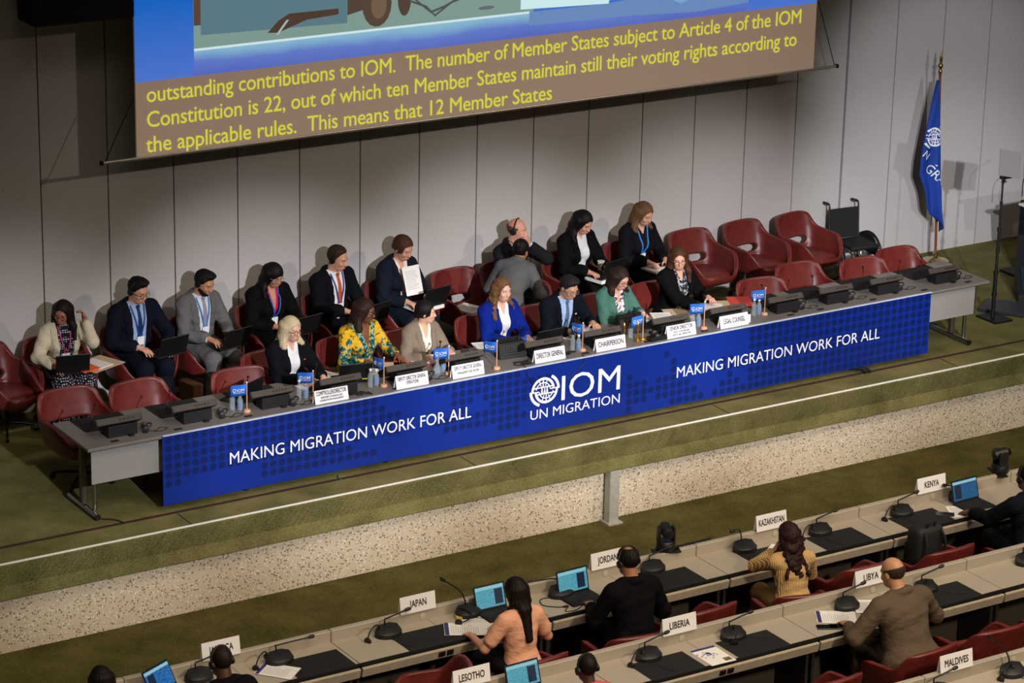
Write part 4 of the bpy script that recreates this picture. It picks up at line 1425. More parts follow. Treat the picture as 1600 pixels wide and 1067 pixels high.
# remote cameras on the front ledge
for x, rz, ht, lab in ((4.31, 160, 0, 'black remote camera turned to the podium behind the JORDAN desk'), (8.26, 75, 0, 'black remote camera on the ledge at the right frame edge')):
    t = thing('remote_camera', lab, 'camera', (x, -2.86, LZ), rz)
    MB().lathe([(0.085, 0), (0.09, 0.02), (0.085, 0.07), (0.07, 0.09)], seg=22).build('base', M_BLACK, t, True)
    b = MB()
    for s in (-1, 1):
        b.box((s * 0.068, 0, 0.145), (0.022, 0.09, 0.15), bev=0.008, seg=2)
    b.build('yoke', M_BLACK, t, True)
    hd = MB().lathe([(0.03, -0.085), (0.052, -0.075), (0.056, 0.0), (0.054, 0.06), (0.03, 0.075)], (0, 0, 0.185), 20, Matrix.Rotation(R(82), 3, 'X')).build('camera_head', M_BLACK, t, True)
    MB().lathe([(0.034, 0.0), (0.034, 0.012)], (0, -0.085, 0.197), 18, Matrix.Rotation(R(82), 3, 'X')).build('lens', mat('lens_glass', (30, 30, 40), 0.1), hd)
    MB().box((0, 0.02, -0.006), (0.26, 0.10, 0.012)).build('mount_plate', M_BLACK, t)
o = MB().box((4.55, -2.87, LZ + 0.006), (0.5, 0.025, 0.012)).build('cable_duct', M_SOFTBLACK)
tag(o, 'flat black cable duct on the ledge right of the remote camera', 'duct')

# laptops and papers in the hall
laptop('open laptop with a blue lit screen left of the man with headphones', (-0.72, -3.22, DZ), 180 + 26, 'deep', 118, detail=True)
laptop('open laptop with teal lit screen behind the woman in peach', (2.36, -3.16, DZ), 180, 'cyan', 108, 0.31, sticker=True, detail=True)
laptop('open laptop with cyan document screen before the man in black suit', (3.17, -3.22, DZ), 180 + 2, 'cyan', 104, detail=True)
laptop('open laptop with dark blue screen before the man at the right frame edge', (7.62, -3.24, DZ), 180 + 2, 'blue', 106, detail=True)
laptop('open laptop with cyan screen left of the person with close cropped hair', (1.77, -4.62, DZ), 180 + 2, 'cyan', 108, detail=True)
M_NAVYP = mat('navy_header_print', (50, 48, 110), 0.7)
paper('printed document with navy header left of the woman in peach', (1.96, -3.27, DZ + 0.004), 62, 0.25, 0.36, 3, header=M_NAVYP)
paper('white papers under the arm of the woman in peach', (2.14, -3.16, DZ + 0.001), 30, 0.22, 0.30, 3)
paper('papers right of the man with headphones at the left', (0.20, -3.22, DZ + 0.005), 40, 0.23, 0.32, 3, header=M_NAVYP)
t = paper('brochure with a navy world map and small photo on the second row desk', (3.475, -4.735, DZ + 0.001), 0, 0.245, 0.33, 2, lines=False, header=M_NAVYP)
b = MB()
random.seed(3)
for k in range(22):
    cx, cy = random.gauss(-0.02, 0.045), random.gauss(0.03, 0.03)
    b.poly([(cx + random.uniform(0.006, 0.018) * math.cos(R(a)), cy + random.uniform(0.005, 0.012) * math.sin(R(a)), 0.0032) for a in range(0, 360, 45)])
b.build('map_print', mat('lilac_map_print', (110, 108, 178), 0.7), t)
MB().box((0.07, -0.11, 0.003), (0.07, 0.06, 0.001)).build('photo_print', mat('brown_photo', (112, 96, 76), 0.6, 0, 0.6, 60), t)
paper('stack of printed papers left of the bald man', (4.86, -4.63, DZ + 0.001), 58, 0.24, 0.34, 4, header=M_NAVYP)
paper('white sheet under the arm of the bald man', (5.22, -4.58, DZ + 0.005), -30, 0.20, 0.28)
paper('white sheet left of the laptop under the KENYA sign', (7.40, -3.28, DZ + 0.001), -25, 0.2, 0.28, 2)
paper('white sheet before the woman in striped shirt', (5.36, -3.20, DZ + 0.005), 35, 0.18, 0.24, 2)
for x, y, rz, lab in ((4.66, -4.76, 62, 'left one of the two black phones by the bald man'), (4.76, -4.80, 62, 'right one of the two black phones by the bald man'), (7.23, -3.27, 50, 'black phone lying left of the KENYA desk laptop')):
    t = thing('phone', lab, 'phone', (x, y, DZ + 0.001), rz)
    MB().box((0, 0, 0.006), (0.09, 0.18, 0.010), bev=0.004).build('body', M_BLACK, t)
    MB().box((0, 0, 0.0112), (0.08, 0.165, 0.001)).build('display', M_SCREENOFF, t)
# cables from the laptop
o = MB().tube(spline([(3.02, -3.10, DZ + 0.006), (2.86, -3.06, DZ + 0.006), (2.80, -3.18, DZ + 0.006), (2.90, -3.28, DZ + 0.006), (2.98, -3.30, DZ + 0.006), (2.90, -3.38, DZ + 0.006), (3.0, -3.40, DZ + 0.006), (3.12, -3.33, DZ + 0.006)]), 0.004, 6).box((2.95, -3.30, DZ + 0.008), (0.035, 0.02, 0.012)).build('laptop_cable', M_SOFTBLACK, None, True)
tag(o, 'thin black cable curling left of the laptop of the man in black suit', 'cable')

# empty red armchairs in the hall
for x, y, rz, lab in ((1.20, -3.92, -112, 'empty red armchair turned aside, left of the woman in peach'), (3.93, -3.76, 185, 'empty red armchair between the man in black suit and the woman in stripes'), (5.74, -3.68, 180, 'empty red armchair behind the LIBYA sign'), (6.62, -3.76, 182, 'red armchair holding a black backpack below the KENYA desk'),
                      (5.86, -5.32, 178, 'empty red armchair right of the bald man, behind the MALDIVES desk'), (3.98, -5.42, 182, 'empty red armchair at the bottom frame edge left of the bald man'), (6.75, -5.42, 180, 'empty red armchair at the bottom right frame corner')):
    chair(x, y, rz, lab, GH, HALL_Z)
# backpack on the chair under KENYA
t = thing('backpack', 'black backpack sitting on the red armchair below the KENYA desk', 'backpack', (6.66, -3.66, HALL_Z + 0.46), 185)
MB().box((0, 0, 0.22), (0.34, 0.2, 0.44), bev=0.07, seg=4).build('bag', mat('black_nylon', (20, 19, 20), 0.7, 0, 0.2, 60, 0.3, 90), t, True)
MB().box((0, -0.11, 0.15), (0.26, 0.08, 0.22), bev=0.035, seg=3).build('front_pocket', mat('black_nylon_pocket', (24, 23, 24), 0.65), t, True)
MB().tube(spline([(-0.05, 0.06, 0.42), (-0.04, 0.07, 0.48), (0.04, 0.07, 0.48), (0.05, 0.06, 0.42)]), 0.01, 6).build('grab_handle', M_SOFTBLACK, t, True)
for s in (-1, 1):
    MB().tube(spline([(s * 0.1, 0.09, 0.4), (s * 0.12, 0.14, 0.3), (s * 0.13, 0.12, 0.1)]), 0.016, 6).build('shoulder_strap', M_SOFTBLACK, t, True)
# ------------------------------------------------------------------ people: smooth blended volumes turned into surfaces
f32 = np.float32


def rx(a):
    a = R(a)
    return np.array([[1, 0, 0], [0, math.cos(a), -math.sin(a)], [0, math.sin(a), math.cos(a)]])


def ry(a):
    a = R(a)
    return np.array([[math.cos(a), 0, math.sin(a)], [0, 1, 0], [-math.sin(a), 0, math.cos(a)]])


def rz_(a):
    a = R(a)
    return np.array([[math.cos(a), -math.sin(a), 0], [math.sin(a), math.cos(a), 0], [0, 0, 1]])


V = lambda *p: np.array(p, float)


class Field:
    """signed distance field on a grid, built by smooth union"""

    def __init__(s, prims, h, off=0.0, pad=0.025):
        lo, hi = np.full(3, 1e9), np.full(3, -1e9)
        for p in prims:
            if p[0] == 'rc':
                for q, r in ((p[1], p[3]), (p[2], p[4])):
                    lo, hi = np.minimum(lo, q - r), np.maximum(hi, q + r)
            else:
                e = np.sqrt((np.asarray(p[3]) ** 2 * np.asarray(p[2])[None, :] ** 2).sum(1))
                lo, hi = np.minimum(lo, p[1] - e), np.maximum(hi, p[1] + e)
        lo, hi = lo - off - pad, hi + off + pad
        s.h, s.lo = h, lo
        n = np.ceil((hi - lo) / h).astype(int) + 1
        s.ax = [(lo[i] + h * np.arange(n[i])).astype(f32) for i in range(3)]
        s.F = np.full(tuple(n), 0.12, f32)
        for p in prims:
            s.add(p, off)
        if off:
            s.F -= f32(off)

    def add(s, p, off=0.0):
        k = p[-1]
        if p[0] == 'rc':
            l = np.minimum(p[1] - p[3], p[2] - p[4])
            u = np.maximum(p[1] + p[3], p[2] + p[4])
        else:
            e = np.sqrt((np.asarray(p[3]) ** 2 * np.asarray(p[2])[None, :] ** 2).sum(1))
            l, u = p[1] - e, p[1] + e
        mg = k + off + 3 * s.h
        sl, ax = [], []
        for i in range(3):
            a = max(0, int((l[i] - mg - s.lo[i]) / s.h))
            b = min(len(s.ax[i]), int((u[i] + mg - s.lo[i]) / s.h) + 2)
            if b <= a:
                return
            sl.append(slice(a, b))
            ax.append(s.ax[i][a:b])
        x, y, z = ax[0][:, None, None], ax[1][None, :, None], ax[2][None, None, :]
        if p[0] == 'rc':
            a, b = p[1], p[2]
            d = b - a
            L = float(d @ d) + 1e-12
            px, py, pz = x - f32(a[0]), y - f32(a[1]), z - f32(a[2])
            t = np.clip((px * f32(d[0]) + py * f32(d[1]) + pz * f32(d[2])) / f32(L), 0, 1)
            D = np.sqrt((px - t * f32(d[0])) ** 2 + (py - t * f32(d[1])) ** 2 + (pz - t * f32(d[2])) ** 2) - (f32(p[3]) + t * f32(p[4] - p[3]))
        else:
            c, r, M = p[1], np.asarray(p[2], float), np.asarray(p[3])
            px, py, pz = x - f32(c[0]), y - f32(c[1]), z - f32(c[2])
            k0 = 0
            k1 = 0
            for i in range(3):
                q = px * f32(M[0, i]) + py * f32(M[1, i]) + pz * f32(M[2, i])
                k0 = k0 + (q / f32(r[i])) ** 2
                k1 = k1 + (q / f32(r[i] ** 2)) ** 2
            k0 = np.sqrt(k0)
            D = k0 * (k0 - 1) / (np.sqrt(k1) + f32(1e-6))
        G = s.F[tuple(sl)]
        hh = np.maximum(f32(k) - np.abs(G - D), 0) / f32(k)
        s.F[tuple(sl)] = np.minimum(G, D) - hh * hh * f32(k * 0.25)

    def grid(s):
        return s.ax[0][:, None, None], s.ax[1][None, :, None], s.ax[2][None, None, :]

    def local(s, o, M, sc=1.0):
        """coordinates of the grid in a frame with origin o and axes M"""
        x, y, z = s.grid()
        px, py, pz = x - f32(o[0]), y - f32(o[1]), z - f32(o[2])
        return [(px * f32(M[0, i]) + py * f32(M[1, i]) + pz * f32(M[2, i])) / f32(sc) for i in range(3)]

    def wrinkle(s, amp, fr=38.0, ph=0.0):
        x, y, z = s.grid()
        a = np.sin(f32(fr) * (x * f32(0.8) + z * f32(0.55)) + f32(ph) + 2 * np.sin(f32(fr * 0.37) * (y - z)))
        s.F += f32(amp) * a * np.sin(f32(fr * 0.7) * (y * f32(0.7) - z * f32(0.9)) + f32(1.3 + ph) + 1.5 * np.sin(f32(fr * 0.3) * x))

    def mesh(s, name, mats):
        F = s.F
        nx, ny, nz = F.shape
        S = F < 0
        cor = [(i, j, k) for i in (0, 1) for j in (0, 1) for k in (0, 1)]
        cnt = np.zeros((nx - 1, ny - 1, nz - 1), np.uint8)
        for i, j, k in cor:
            cnt += S[i:nx - 1 + i, j:ny - 1 + j, k:nz - 1 + k]
        act = (cnt > 0) & (cnt < 8)
        idx = np.argwhere(act)
        n = len(idx)
        ids = np.full(act.shape, -1, np.int32)
        ids[act] = np.arange(n, dtype=np.int32)
        pos = np.zeros((n, 3))
        num = np.zeros(n)
        for a in cor:
            for ax in range(3):
                if a[ax]:
                    continue
                b = list(a)
                b[ax] = 1
                va = F[idx[:, 0] + a[0], idx[:, 1] + a[1], idx[:, 2] + a[2]]
                vb = F[idx[:, 0] + b[0], idx[:, 1] + b[1], idx[:, 2] + b[2]]
                m = (va < 0) != (vb < 0)
                t = va[m] / (va[m] - vb[m])
                q = np.tile(np.array(a, float), (m.sum(), 1))
                q[:, ax] += t
                pos[m] += q
                num[m] += 1
        pos = (pos / num[:, None] + idx) * s.h + s.lo
        quads = []
        for ax in range(3):
            o1, o2 = (ax + 1) % 3, (ax + 2) % 3
            A = [slice(1, -1)] * 3
            B = [slice(1, -1)] * 3
            A[ax], B[ax] = slice(0, -1), slice(1, None)
            sa, sb = S[tuple(A)], S[tuple(B)]
            loc = np.argwhere(sa != sb)
            if not len(loc):
                continue
            ins = sa[tuple(loc.T)]
            base = loc.copy()
            base[:, o1] += 1
            base[:, o2] += 1

            def cell(d1, d2):
                c = base.copy()
                c[:, o1] += d1
                c[:, o2] += d2
                return ids[c[:, 0], c[:, 1], c[:, 2]]
            q = np.stack([cell(-1, -1), cell(0, -1), cell(0, 0), cell(-1, 0)], 1)
            q[~ins] = q[~ins][:, ::-1]
            quads.append(q)
        quads = np.concatenate(quads)
        quads = quads[(quads >= 0).all(1)]
        me = bpy.data.meshes.new(name)
        me.vertices.add(n)
        me.vertices.foreach_set('co', pos.astype(f32).ravel())
        me.loops.add(len(quads) * 4)
        me.loops.foreach_set('vertex_index', quads.astype(np.int32).ravel())
        me.polygons.add(len(quads))
        me.polygons.foreach_set('loop_start', np.arange(0, len(quads) * 4, 4, dtype=np.int32))
        me.polygons.foreach_set('use_smooth', np.ones(len(quads), bool))
        me.update(calc_edges=True)
        for m in mats:
            me.materials.append(m)
        return me, pos, quads


def ik(S, W, l1, l2, hint):
    d = W - S
    L = np.linalg.norm(d)
    if L > (l1 + l2) * 0.995:
        W = S + d / L * (l1 + l2) * 0.995
        d = W - S
        L = np.linalg.norm(d)
    u = d / L
    a = (l1 * l1 - l2 * l2 + L * L) / (2 * L)
    hgt = math.sqrt(max(l1 * l1 - a * a, 0))
    v = hint - u * (hint @ u)
    v /= np.linalg.norm(v) + 1e-9
    return S + u * a + v * hgt, W


def unit(v):
    v = np.asarray(v, float)
    return v / (np.linalg.norm(v) + 1e-9)


def hand_prims(W, d, n, side, s=1.0, curl=25, spread=1.0):
    """wrist, finger direction, palm normal; thumb leaves the inner side of the palm"""
    d = unit(d)
    n = unit(np.asarray(n) - d * (np.asarray(n) @ d))
    t = np.cross(d, n)
    if t[0] * (-side) < 0:
        t = -t
    P = [('el', W + d * 0.048 * s, (0.040 * s, 0.050 * s, 0.016 * s), np.stack([t, d, n], 1), 0.012)]
    P.append(('rc', W - d * 0.01, W + d * 0.03 * s, 0.026 * s, 0.022 * s, 0.02))
    for i, L in enumerate((0.072, 0.082, 0.077, 0.060)):
        K = W + d * (0.086 - 0.006 * abs(i - 1.2)) * s + t * (0.030 - 0.0205 * i) * s
        fd = unit(d + t * (0.16 - 0.11 * i) * spread)
        c1 = R(curl * (0.5 + 0.12 * i))
        c2 = R(curl * (1.4 + 0.15 * i))
        d1 = fd * math.cos(c1) + n * math.sin(c1)
        d2 = fd * math.cos(c2) + n * math.sin(c2)
        K2 = K + d1 * L * 0.52 * s
        P.append(('rc', K - d1 * 0.012, K2, 0.0100 * s, 0.0090 * s, 0.007))
        P.append(('rc', K2, K2 + d2 * L * 0.5 * s, 0.0090 * s, 0.0078 * s, 0.005))
    b = W + d * 0.028 * s + t * 0.028 * s
    k = b + unit(d * 0.55 + t * 0.75 + n * 0.25) * 0.042 * s
    P.append(('rc', b, k, 0.0135 * s, 0.0105 * s, 0.012))
    P.append(('rc', k, k + unit(d * 0.85 + t * 0.35 + n * 0.3) * 0.034 * s, 0.0105 * s, 0.0088 * s, 0.005))
    return P


def fabric(name, col, rough=0.88, pattern=None, col2=None):
    key = 'fab_' + name
    if key in _mats:
        return _mats[key]
    t = NT(name)
    c = lin(col)
    f = t.noise(160, 2)
    basec = t.ramp(f, [(0.3, tuple(v * 0.93 for v in c)), (0.7, tuple(min(1, v * 1.07) for v in c))])
    if pattern == 'stripes':
        w = t.n('ShaderNodeTexWave')
        w.bands_direction = 'X'
        w.inputs['Scale'].default_value = 22
        w.inputs['Distortion'].default_value = 0.6
        t.l(t.coord(), w.inputs['Vector'])
        t.base(t.ramp(w.outputs['Fac'], [(0.35, c), (0.6, lin(col2))]))
    elif pattern == 'dots':
        v = t.n('ShaderNodeTexVoronoi')
        v.inputs['Scale'].default_value = 46
        v.inputs['Randomness'].default_value = 0.15
        t.l(t.coord(), v.inputs['Vector'])
        t.base(t.ramp(v.outputs['Distance'], [(0.30, lin(col2)), (0.36, c)]))
    elif pattern == 'floral':
        n1 = t.noise(11, 5, 0.75)
        n2 = t.noise(24, 4, 0.7)
        sp = t.n('ShaderNodeSeparateXYZ')
        t.l(t.coord(), sp.inputs[0])
        mr = t.n('ShaderNodeMapRange')
        mr.inputs['From Min'].default_value, mr.inputs['From Max'].default_value = 0.78, 1.08
        t.l(sp.outputs[2], mr.inputs[0])
        ad = t.n('ShaderNodeMath', operation='MULTIPLY_ADD')
        t.l(mr.outputs[0], ad.inputs[0])
        ad.inputs[1].default_value = 0.22
        t.l(n1, ad.inputs[2])
        a = t.ramp(ad.outputs[0], [(0.50, lin((22, 92, 92))), (0.54, lin((196, 190, 130))), (0.58, lin((222, 168, 26))), (0.74, lin((232, 184, 40))), (0.80, lin((120, 96, 20)))])
        b = t.ramp(n2, [(0.40, lin((24, 60, 50))), (0.47, (1, 1, 1))])
        m = t.n('ShaderNodeMix', data_type='RGBA', blend_type='MULTIPLY')
        m.inputs['Factor'].default_value = 0.9
        t.l(a, m.inputs['A'])
        t.l(b, m.inputs['B'])
        t.base(m.outputs['Result'])
    elif pattern == 'print':
        v = t.noise(38, 3, 0.6)
        t.base(t.ramp(v, [(0.47, lin(col2)), (0.50, c)]))
    else:
        t.base(basec)
    t.b.inputs['Roughness'].default_value = rough
    t.b.inputs['Specular IOR Level'].default_value = 0.12
    folds = t.noise(13, 2, 0.5, t.mapped((1.0, 1.0, 1.7)))
    t.bump(folds, 0.55, 0.022)
    _mats[key] = t.m
    return t.m


def hair_mat(col):
    key = 'hair_%d_%d_%d' % col
    if key in _mats:
        return _mats[key]
    t = NT('hair')
    f = t.noise(26, 3, 0.6, t.mapped((5, 5, 0.8)))
    c = lin(col)
    dk = 0.35 if sum(col) < 300 else 0.72
    t.base(t.ramp(f, [(0.35, tuple(v * dk for v in c)), (0.65, tuple(min(1, v * 1.12) for v in c))]))
    t.b.inputs['Roughness'].default_value = 0.55
    t.b.inputs['Specular IOR Level'].default_value = 0.2
    t.bump(f, 0.6 if sum(col) < 300 else 0.3, 0.006)
    _mats[key] = t.m
    return t.m


def skin_mat(col):
    key = 'skin_%d_%d_%d' % col
    if key in _mats:
        return _mats[key]
    t = NT('skin')
    c = lin(col)
    f = t.noise(22, 3)
    t.base(t.ramp(f, [(0.3, tuple(v * k for v, k in zip(c, (0.92, 0.86, 0.84)))), (0.7, c)]))
    t.b.inputs['Roughness'].default_value = 0.52
    t.b.inputs['Subsurface Weight'].default_value = 0.0
    _mats[key] = t.m
    return t.m


NAVY, BLACKC, CHAR = (13, 17, 30), (9, 9, 11), (36, 36, 38)


def person(label, x, y, z=0.0, rz=0, s=1.0, fem=False, w=1.0, lean=8, side=0, twist=0, head=(0, 15, 0), hl=(0.16, -0.42, 0.80), hr=(-0.16, -0.42, 0.80), dl=None, dr=None, nl=(0, 0, -1), nr=(0, 0, -1), cl=28, cr=28,
           skin=(206, 152, 124), hair=('short', (40, 28, 22)), hl_len=0.2, top='jacket', tc=NAVY, tpat=None, tc2=None, under=(210, 214, 222), upat=None, uc2=None, vee=(0.075, 0.012, 0.17), tie=None, bottom='trousers', bc=None, bpat=None, bc2=None,
           glasses=None, phones=False, lanyard=None, sleeve=0.88, neckv=None, pose='sit', hipz=None, eyes='open', beard=None, collar=True, group=None, legx=0.0, cuffs=True, elbow=(0, 0), trim=None, pin=None, lash=None, fwd_hair=-0.03, knees=None):
    t = thing('person', label, 'person', (x, y, z), rz, group)
    sk = skin_mat(skin)
    bc = bc or tc
    M = rz_(twist) @ ry(side) @ rx(lean)
    H = V(0, 0, 0.565) if pose == 'sit' else V(0, 0, hipz or 0.93 * s)
    T = lambda *p: H + s * (M @ V(*p))
    Rh = rz_(head[0]) @ rx(head[1]) @ ry(head[2])
    ws = w * (0.92 if fem else 1.0)
    nb = T(0, 0.005, 0.555)
    HC = nb + s * (Rh @ V(0, -0.022, 0.105))
    hd = lambda *p: HC + s * (Rh @ V(*p))
    tor = [('el', T(0, 0.02, 0.02), (0.172 * s * w, 0.125 * s * w, 0.12 * s), M, 0.03),
           ('el', T(0, 0.0, 0.17), (0.148 * s * ws, (0.105 if fem else 0.115) * s * w, 0.16 * s), M, 0.06),
           ('el', T(0, 0.005, 0.335), (0.165 * s * ws, 0.112 * s * w, 0.165 * s), M, 0.06),
           ('rc', T(-0.150 * ws, 0.015, 0.448), T(0.150 * ws, 0.015, 0.448), 0.060 * s, 0.060 * s, 0.05),
           ('rc', T(-0.07, 0.02, 0.485), T(0.07, 0.02, 0.485), 0.048 * s, 0.048 * s, 0.05)]
    if fem:
        for e in (-1, 1):
            tor.append(('el', T(e * 0.075, -0.085, 0.315), (0.068 * s, 0.058 * s, 0.066 * s), M, 0.04))
    arms, slv, cuf, hands = [], [], [], []
    for sd, tg, dd, nn, cu, eb in ((1, hl, dl, nl, cl, elbow[0]), (-1, hr, dr, nr, cr, elbow[1])):
        S = T(sd * 0.178 * ws, 0.015, 0.438)
        E, W = ik(S, V(*tg), 0.285 * s, 0.255 * s, V(*eb) if isinstance(eb, tuple) else V(sd * (0.55 + eb), 0.35, -0.75))
        arms += [('rc', S, E, 0.052 * s, 0.040 * s, 0.02), ('rc', E, W, 0.041 * s, 0.027 * s, 0.015)]
        if sleeve > 0.5:
            k = (sleeve - 0.5) / 0.5
            slv += [('rc', S, E, 0.058 * s, 0.049 * s, 0.03), ('rc', E, E + (W - E) * k, 0.049 * s, 0.040 * s, 0.02)]
            cuf += [('rc', E + (W - E) * max(0, k - 0.15), E + (W - E) * min(1, k + 0.10), 0.034 * s, 0.033 * s, 0.01)]
        else:
            slv += [('rc', S, S + (E - S) * sleeve * 2, 0.060 * s, 0.056 * s, 0.03)]
        d = np.asarray(dd, float) if dd is not None else unit(unit(W - E) + V(0, -0.5, 0.0) + V(0, 0, -0.15))
        hands += hand_prims(W, d, nn, sd, s * (0.92 if fem else 1.0), cu)
    legs, feet = [], []
    for sd in (1, -1):
        hp = T(sd * 0.088, 0.01, -0.005)
        if pose == 'sit':
            kn = V(sd * 0.12 + legx, -0.44 * s, 0.545)
            an = V(sd * 0.12 + legx, -0.40 * s, 0.10)
            if knees == 'crossed' and sd == 1:
                kn, an = V(-0.02, -0.46, 0.66), V(-0.20, -0.60, 0.34)
            if knees == 'together':
                kn, an = V(sd * 0.06 + legx, -0.44 * s, 0.55), V(sd * 0.055 + legx * 0.4, -0.36 * s, 0.10)
            fd = V(0, -1, 0)
        else:
            kn, an, fd = V(sd * 0.11, -0.24 if hipz else -0.03, 0.47 * s), V(sd * 0.10, 0.04, 0.09), V(0, -1, 0)
        legs += [('rc', hp, kn, 0.086 * s, 0.058 * s, 0.03), ('rc', kn, an, 0.057 * s, 0.037 * s, 0.02)]
        feet += [('rc', an + V(0, 0.02, -0.055), an + fd * 0.15 + V(0, 0, -0.06), 0.034, 0.028, 0.03)]
    neck = [('rc', T(0, 0.012, 0.49), hd(0, 0.022, -0.065), (0.052 if fem else 0.060) * s, (0.047 if fem else 0.056) * s, 0.025)]
    hm = Rh
    hdp = [('el', hd(0, 0.012, 0.03), np.array((0.074, 0.094, 0.088)) * s, hm, 0.01),
           ('el', hd(0, -0.024, -0.03), np.array((0.061, 0.066, 0.080)) * s, hm, 0.03),
           ('el', hd(0, -0.048, -0.079), np.array((0.041 if fem else 0.046, 0.038, 0.032)) * s, hm, 0.025),
           ('rc', hd(-0.034, -0.074, 0.026), hd(0.034, -0.074, 0.026), 0.011 * s, 0.011 * s, 0.02),
           ('rc', hd(0, -0.086, 0.008), hd(0, -0.105, -0.028), 0.008 * s, 0.0125 * s, 0.012),
           ('el', hd(0, -0.096, -0.034), np.array((0.017, 0.013, 0.009)) * s, hm, 0.008),
           ('el', hd(0, -0.085, -0.064), np.array((0.024, 0.010, 0.010)) * s, hm, 0.012)]
    for e in (-1, 1):
        hdp.append(('el', hd(e * 0.041, -0.068, -0.028), np.array((0.018, 0.014, 0.018)) * s, hm, 0.02))
        hdp.append(('el', hd(e * 0.076, 0.014, -0.008), np.array((0.009, 0.019, 0.031)) * s, hm @ rz_(e * 18), 0.006))
    F = Field(tor + legs + feet + neck + arms + hdp + hands, 0.0075)
    cx = F.local(HC, Rh, s)
    for e in (-1, 1):
        D = np.sqrt((cx[0] - f32(e * 0.031)) ** 2 + (cx[1] + f32(0.095)) ** 2 + (cx[2] - f32(0.003)) ** 2) * f32(s) - f32(0.0175 * s)
        F.F = np.maximum(F.F, -D)
    me, *_ = F.mesh('body', [sk])
    body = link('body', me, t)
    # ---- face
    for e in (-1, 1):
        b = MB()
        if eyes == 'open':
            b.ball(hd(e * 0.031, -0.0705, 0.003), (0.0135 * s, 0.0125 * s, 0.0085 * s), Matrix(hm.tolist()))
            b.mi = 1
            b.ball(hd(e * 0.031, -0.0775, 0.002), (0.0062 * s, 0.0062 * s, 0.0066 * s), Matrix(hm.tolist()))
        else:
            b.mi = 1
            b.ball(hd(e * 0.031, -0.0765, -0.003), (0.0135 * s, 0.005 * s, 0.003 * s), Matrix(hm.tolist()))
        b.build('eye', [mat('eye_white', (226, 220, 214), 0.3), mat('dark_iris', (36, 24, 18), 0.25)], body, 'all')
        hc = hair[1]
        bcol = tuple(int(v * 0.75) for v in hc) if sum(hc) > 150 else hc
        MB().tube([hd(e * 0.014, -0.0865, 0.021), hd(e * 0.030, -0.0855, 0.0275), hd(e * 0.048, -0.074, 0.022)], 0.0038 * s, 6).build('eyebrow', hair_mat(bcol), body, 'all')
    MB().ball(hd(0, -0.094, -0.0625), (0.021 * s, 0.0065 * s, 0.0032 * s), Matrix(hm.tolist())).ball(hd(0, -0.0925, -0.0695), (0.018 * s, 0.0065 * s, 0.004 * s), Matrix(hm.tolist())).build('lips', mat('lips_%d' % (skin[0] // 20), tuple(int(v * k) for v, k in zip(skin, (0.90, 0.72, 0.69))), 0.5), body, 'all')
    # ---- clothes
    bvhs = []

    def bv(me_):
        bvhs.append(BVHTree.FromPolygons([v.co for v in me_.vertices], [p.vertices[:] for p in me_.polygons]))

    if bottom == 'trousers':
        lg = [(p[0], p[1], p[2], p[3] + 0.016, p[4] + (0.02 if i % 2 == 0 else 0.030), 0.04) if p[0] == 'rc' else p for i, p in enumerate(legs)]
        F = Field(lg + [('el', T(0, 0.02, 0.0), (0.176 * s * w, 0.128 * s * w, 0.115 * s), M, 0.05)], 0.010, 0.004)
        F.wrinkle(0.004, 30, x)
        link('trousers', F.mesh('trousers', [fabric('cloth_%d_%d_%d' % bc, bc)])[0], t)
    else:
        lg = [(p[0], p[1], p[1] + (p[2] - p[1]) * (0.92 if bottom == 'skirt' and i % 2 else 1.0) if not (i % 2 and bottom == 'skirt') else p[1] + (p[2] - p[1]) * 0.15, p[3] + 0.02, p[4] + 0.03 + (0.05 if i % 2 and bottom != 'skirt' else 0), 0.10) for i, p in enumerate(legs)]
        F = Field(lg + [('el', T(0, 0.02, 0.0), (0.178 * s * w, 0.130 * s * w, 0.12 * s), M, 0.08)], 0.010, 0.004)
        F.wrinkle(0.005, 26, x)
        link('skirt', F.mesh('skirt', [fabric('cloth_%s_%d_%d_%d' % ((bpat or 'plain',) + bc), bc, pattern=bpat, col2=bc2)])[0], t)
    for p in feet:
        F = Field([('rc', p[1], p[2], p[3] + 0.010, p[4] + 0.010, 0.03), ('rc', p[1] + V(0, 0.012, 0.01), p[1] + V(0, 0.012, -0.02), 0.036, 0.036, 0.03)], 0.009)
        zf = F.grid()[2]
        F.F = np.maximum(F.F, f32(0.003) - zf if knees != 'crossed' else F.F)
        link('shoe', F.mesh('shoe', [mat('black_shoe_leather', (18, 16, 16), 0.35)])[0], t)

    def ring(r0, zc, rad, k, a0=0, a1=360, tilt=0.0):
        out = []
        N = 14
        for i in range(N):
            q0, q1 = R(a0 + (a1 - a0) * i / N), R(a0 + (a1 - a0) * (i + 1) / N)
            P0 = T(r0 * math.sin(q0), 0.012 + r0 * 0.95 * math.cos(q0), zc + tilt * math.cos(q0))
            P1 = T(r0 * math.sin(q1), 0.012 + r0 * 0.95 * math.cos(q1), zc + tilt * math.cos(q1))
            out.append(('rc', P0, P1, rad * s, rad * s, k))
        return out

    if top == 'jacket':
        pr = [p for p in tor] + (ring(0.060, 0.520, 0.011, 0.008, tilt=0.014) if collar else []) + (cuf if cuffs else [])
        F = Field(pr, 0.0085, 0.007)
        if neckv:
            tx, ty, tz = F.local(H, M, s)
            wd = np.abs(tx) - np.interp(tz, [neckv[1] - 0.001, neckv[1], 0.56], [-1, 0.004, neckv[0]]).astype(f32)
            F.F = np.where((ty < 0.02), np.maximum(F.F, -wd * f32(s)), F.F)
        me, *_ = F.mesh('shirt', [fabric('shirt_%s_%d_%d_%d' % ((upat or 'plain',) + under), under, pattern=upat, col2=uc2)])
        shirt = link('shirt', me, t)
        bv(me)
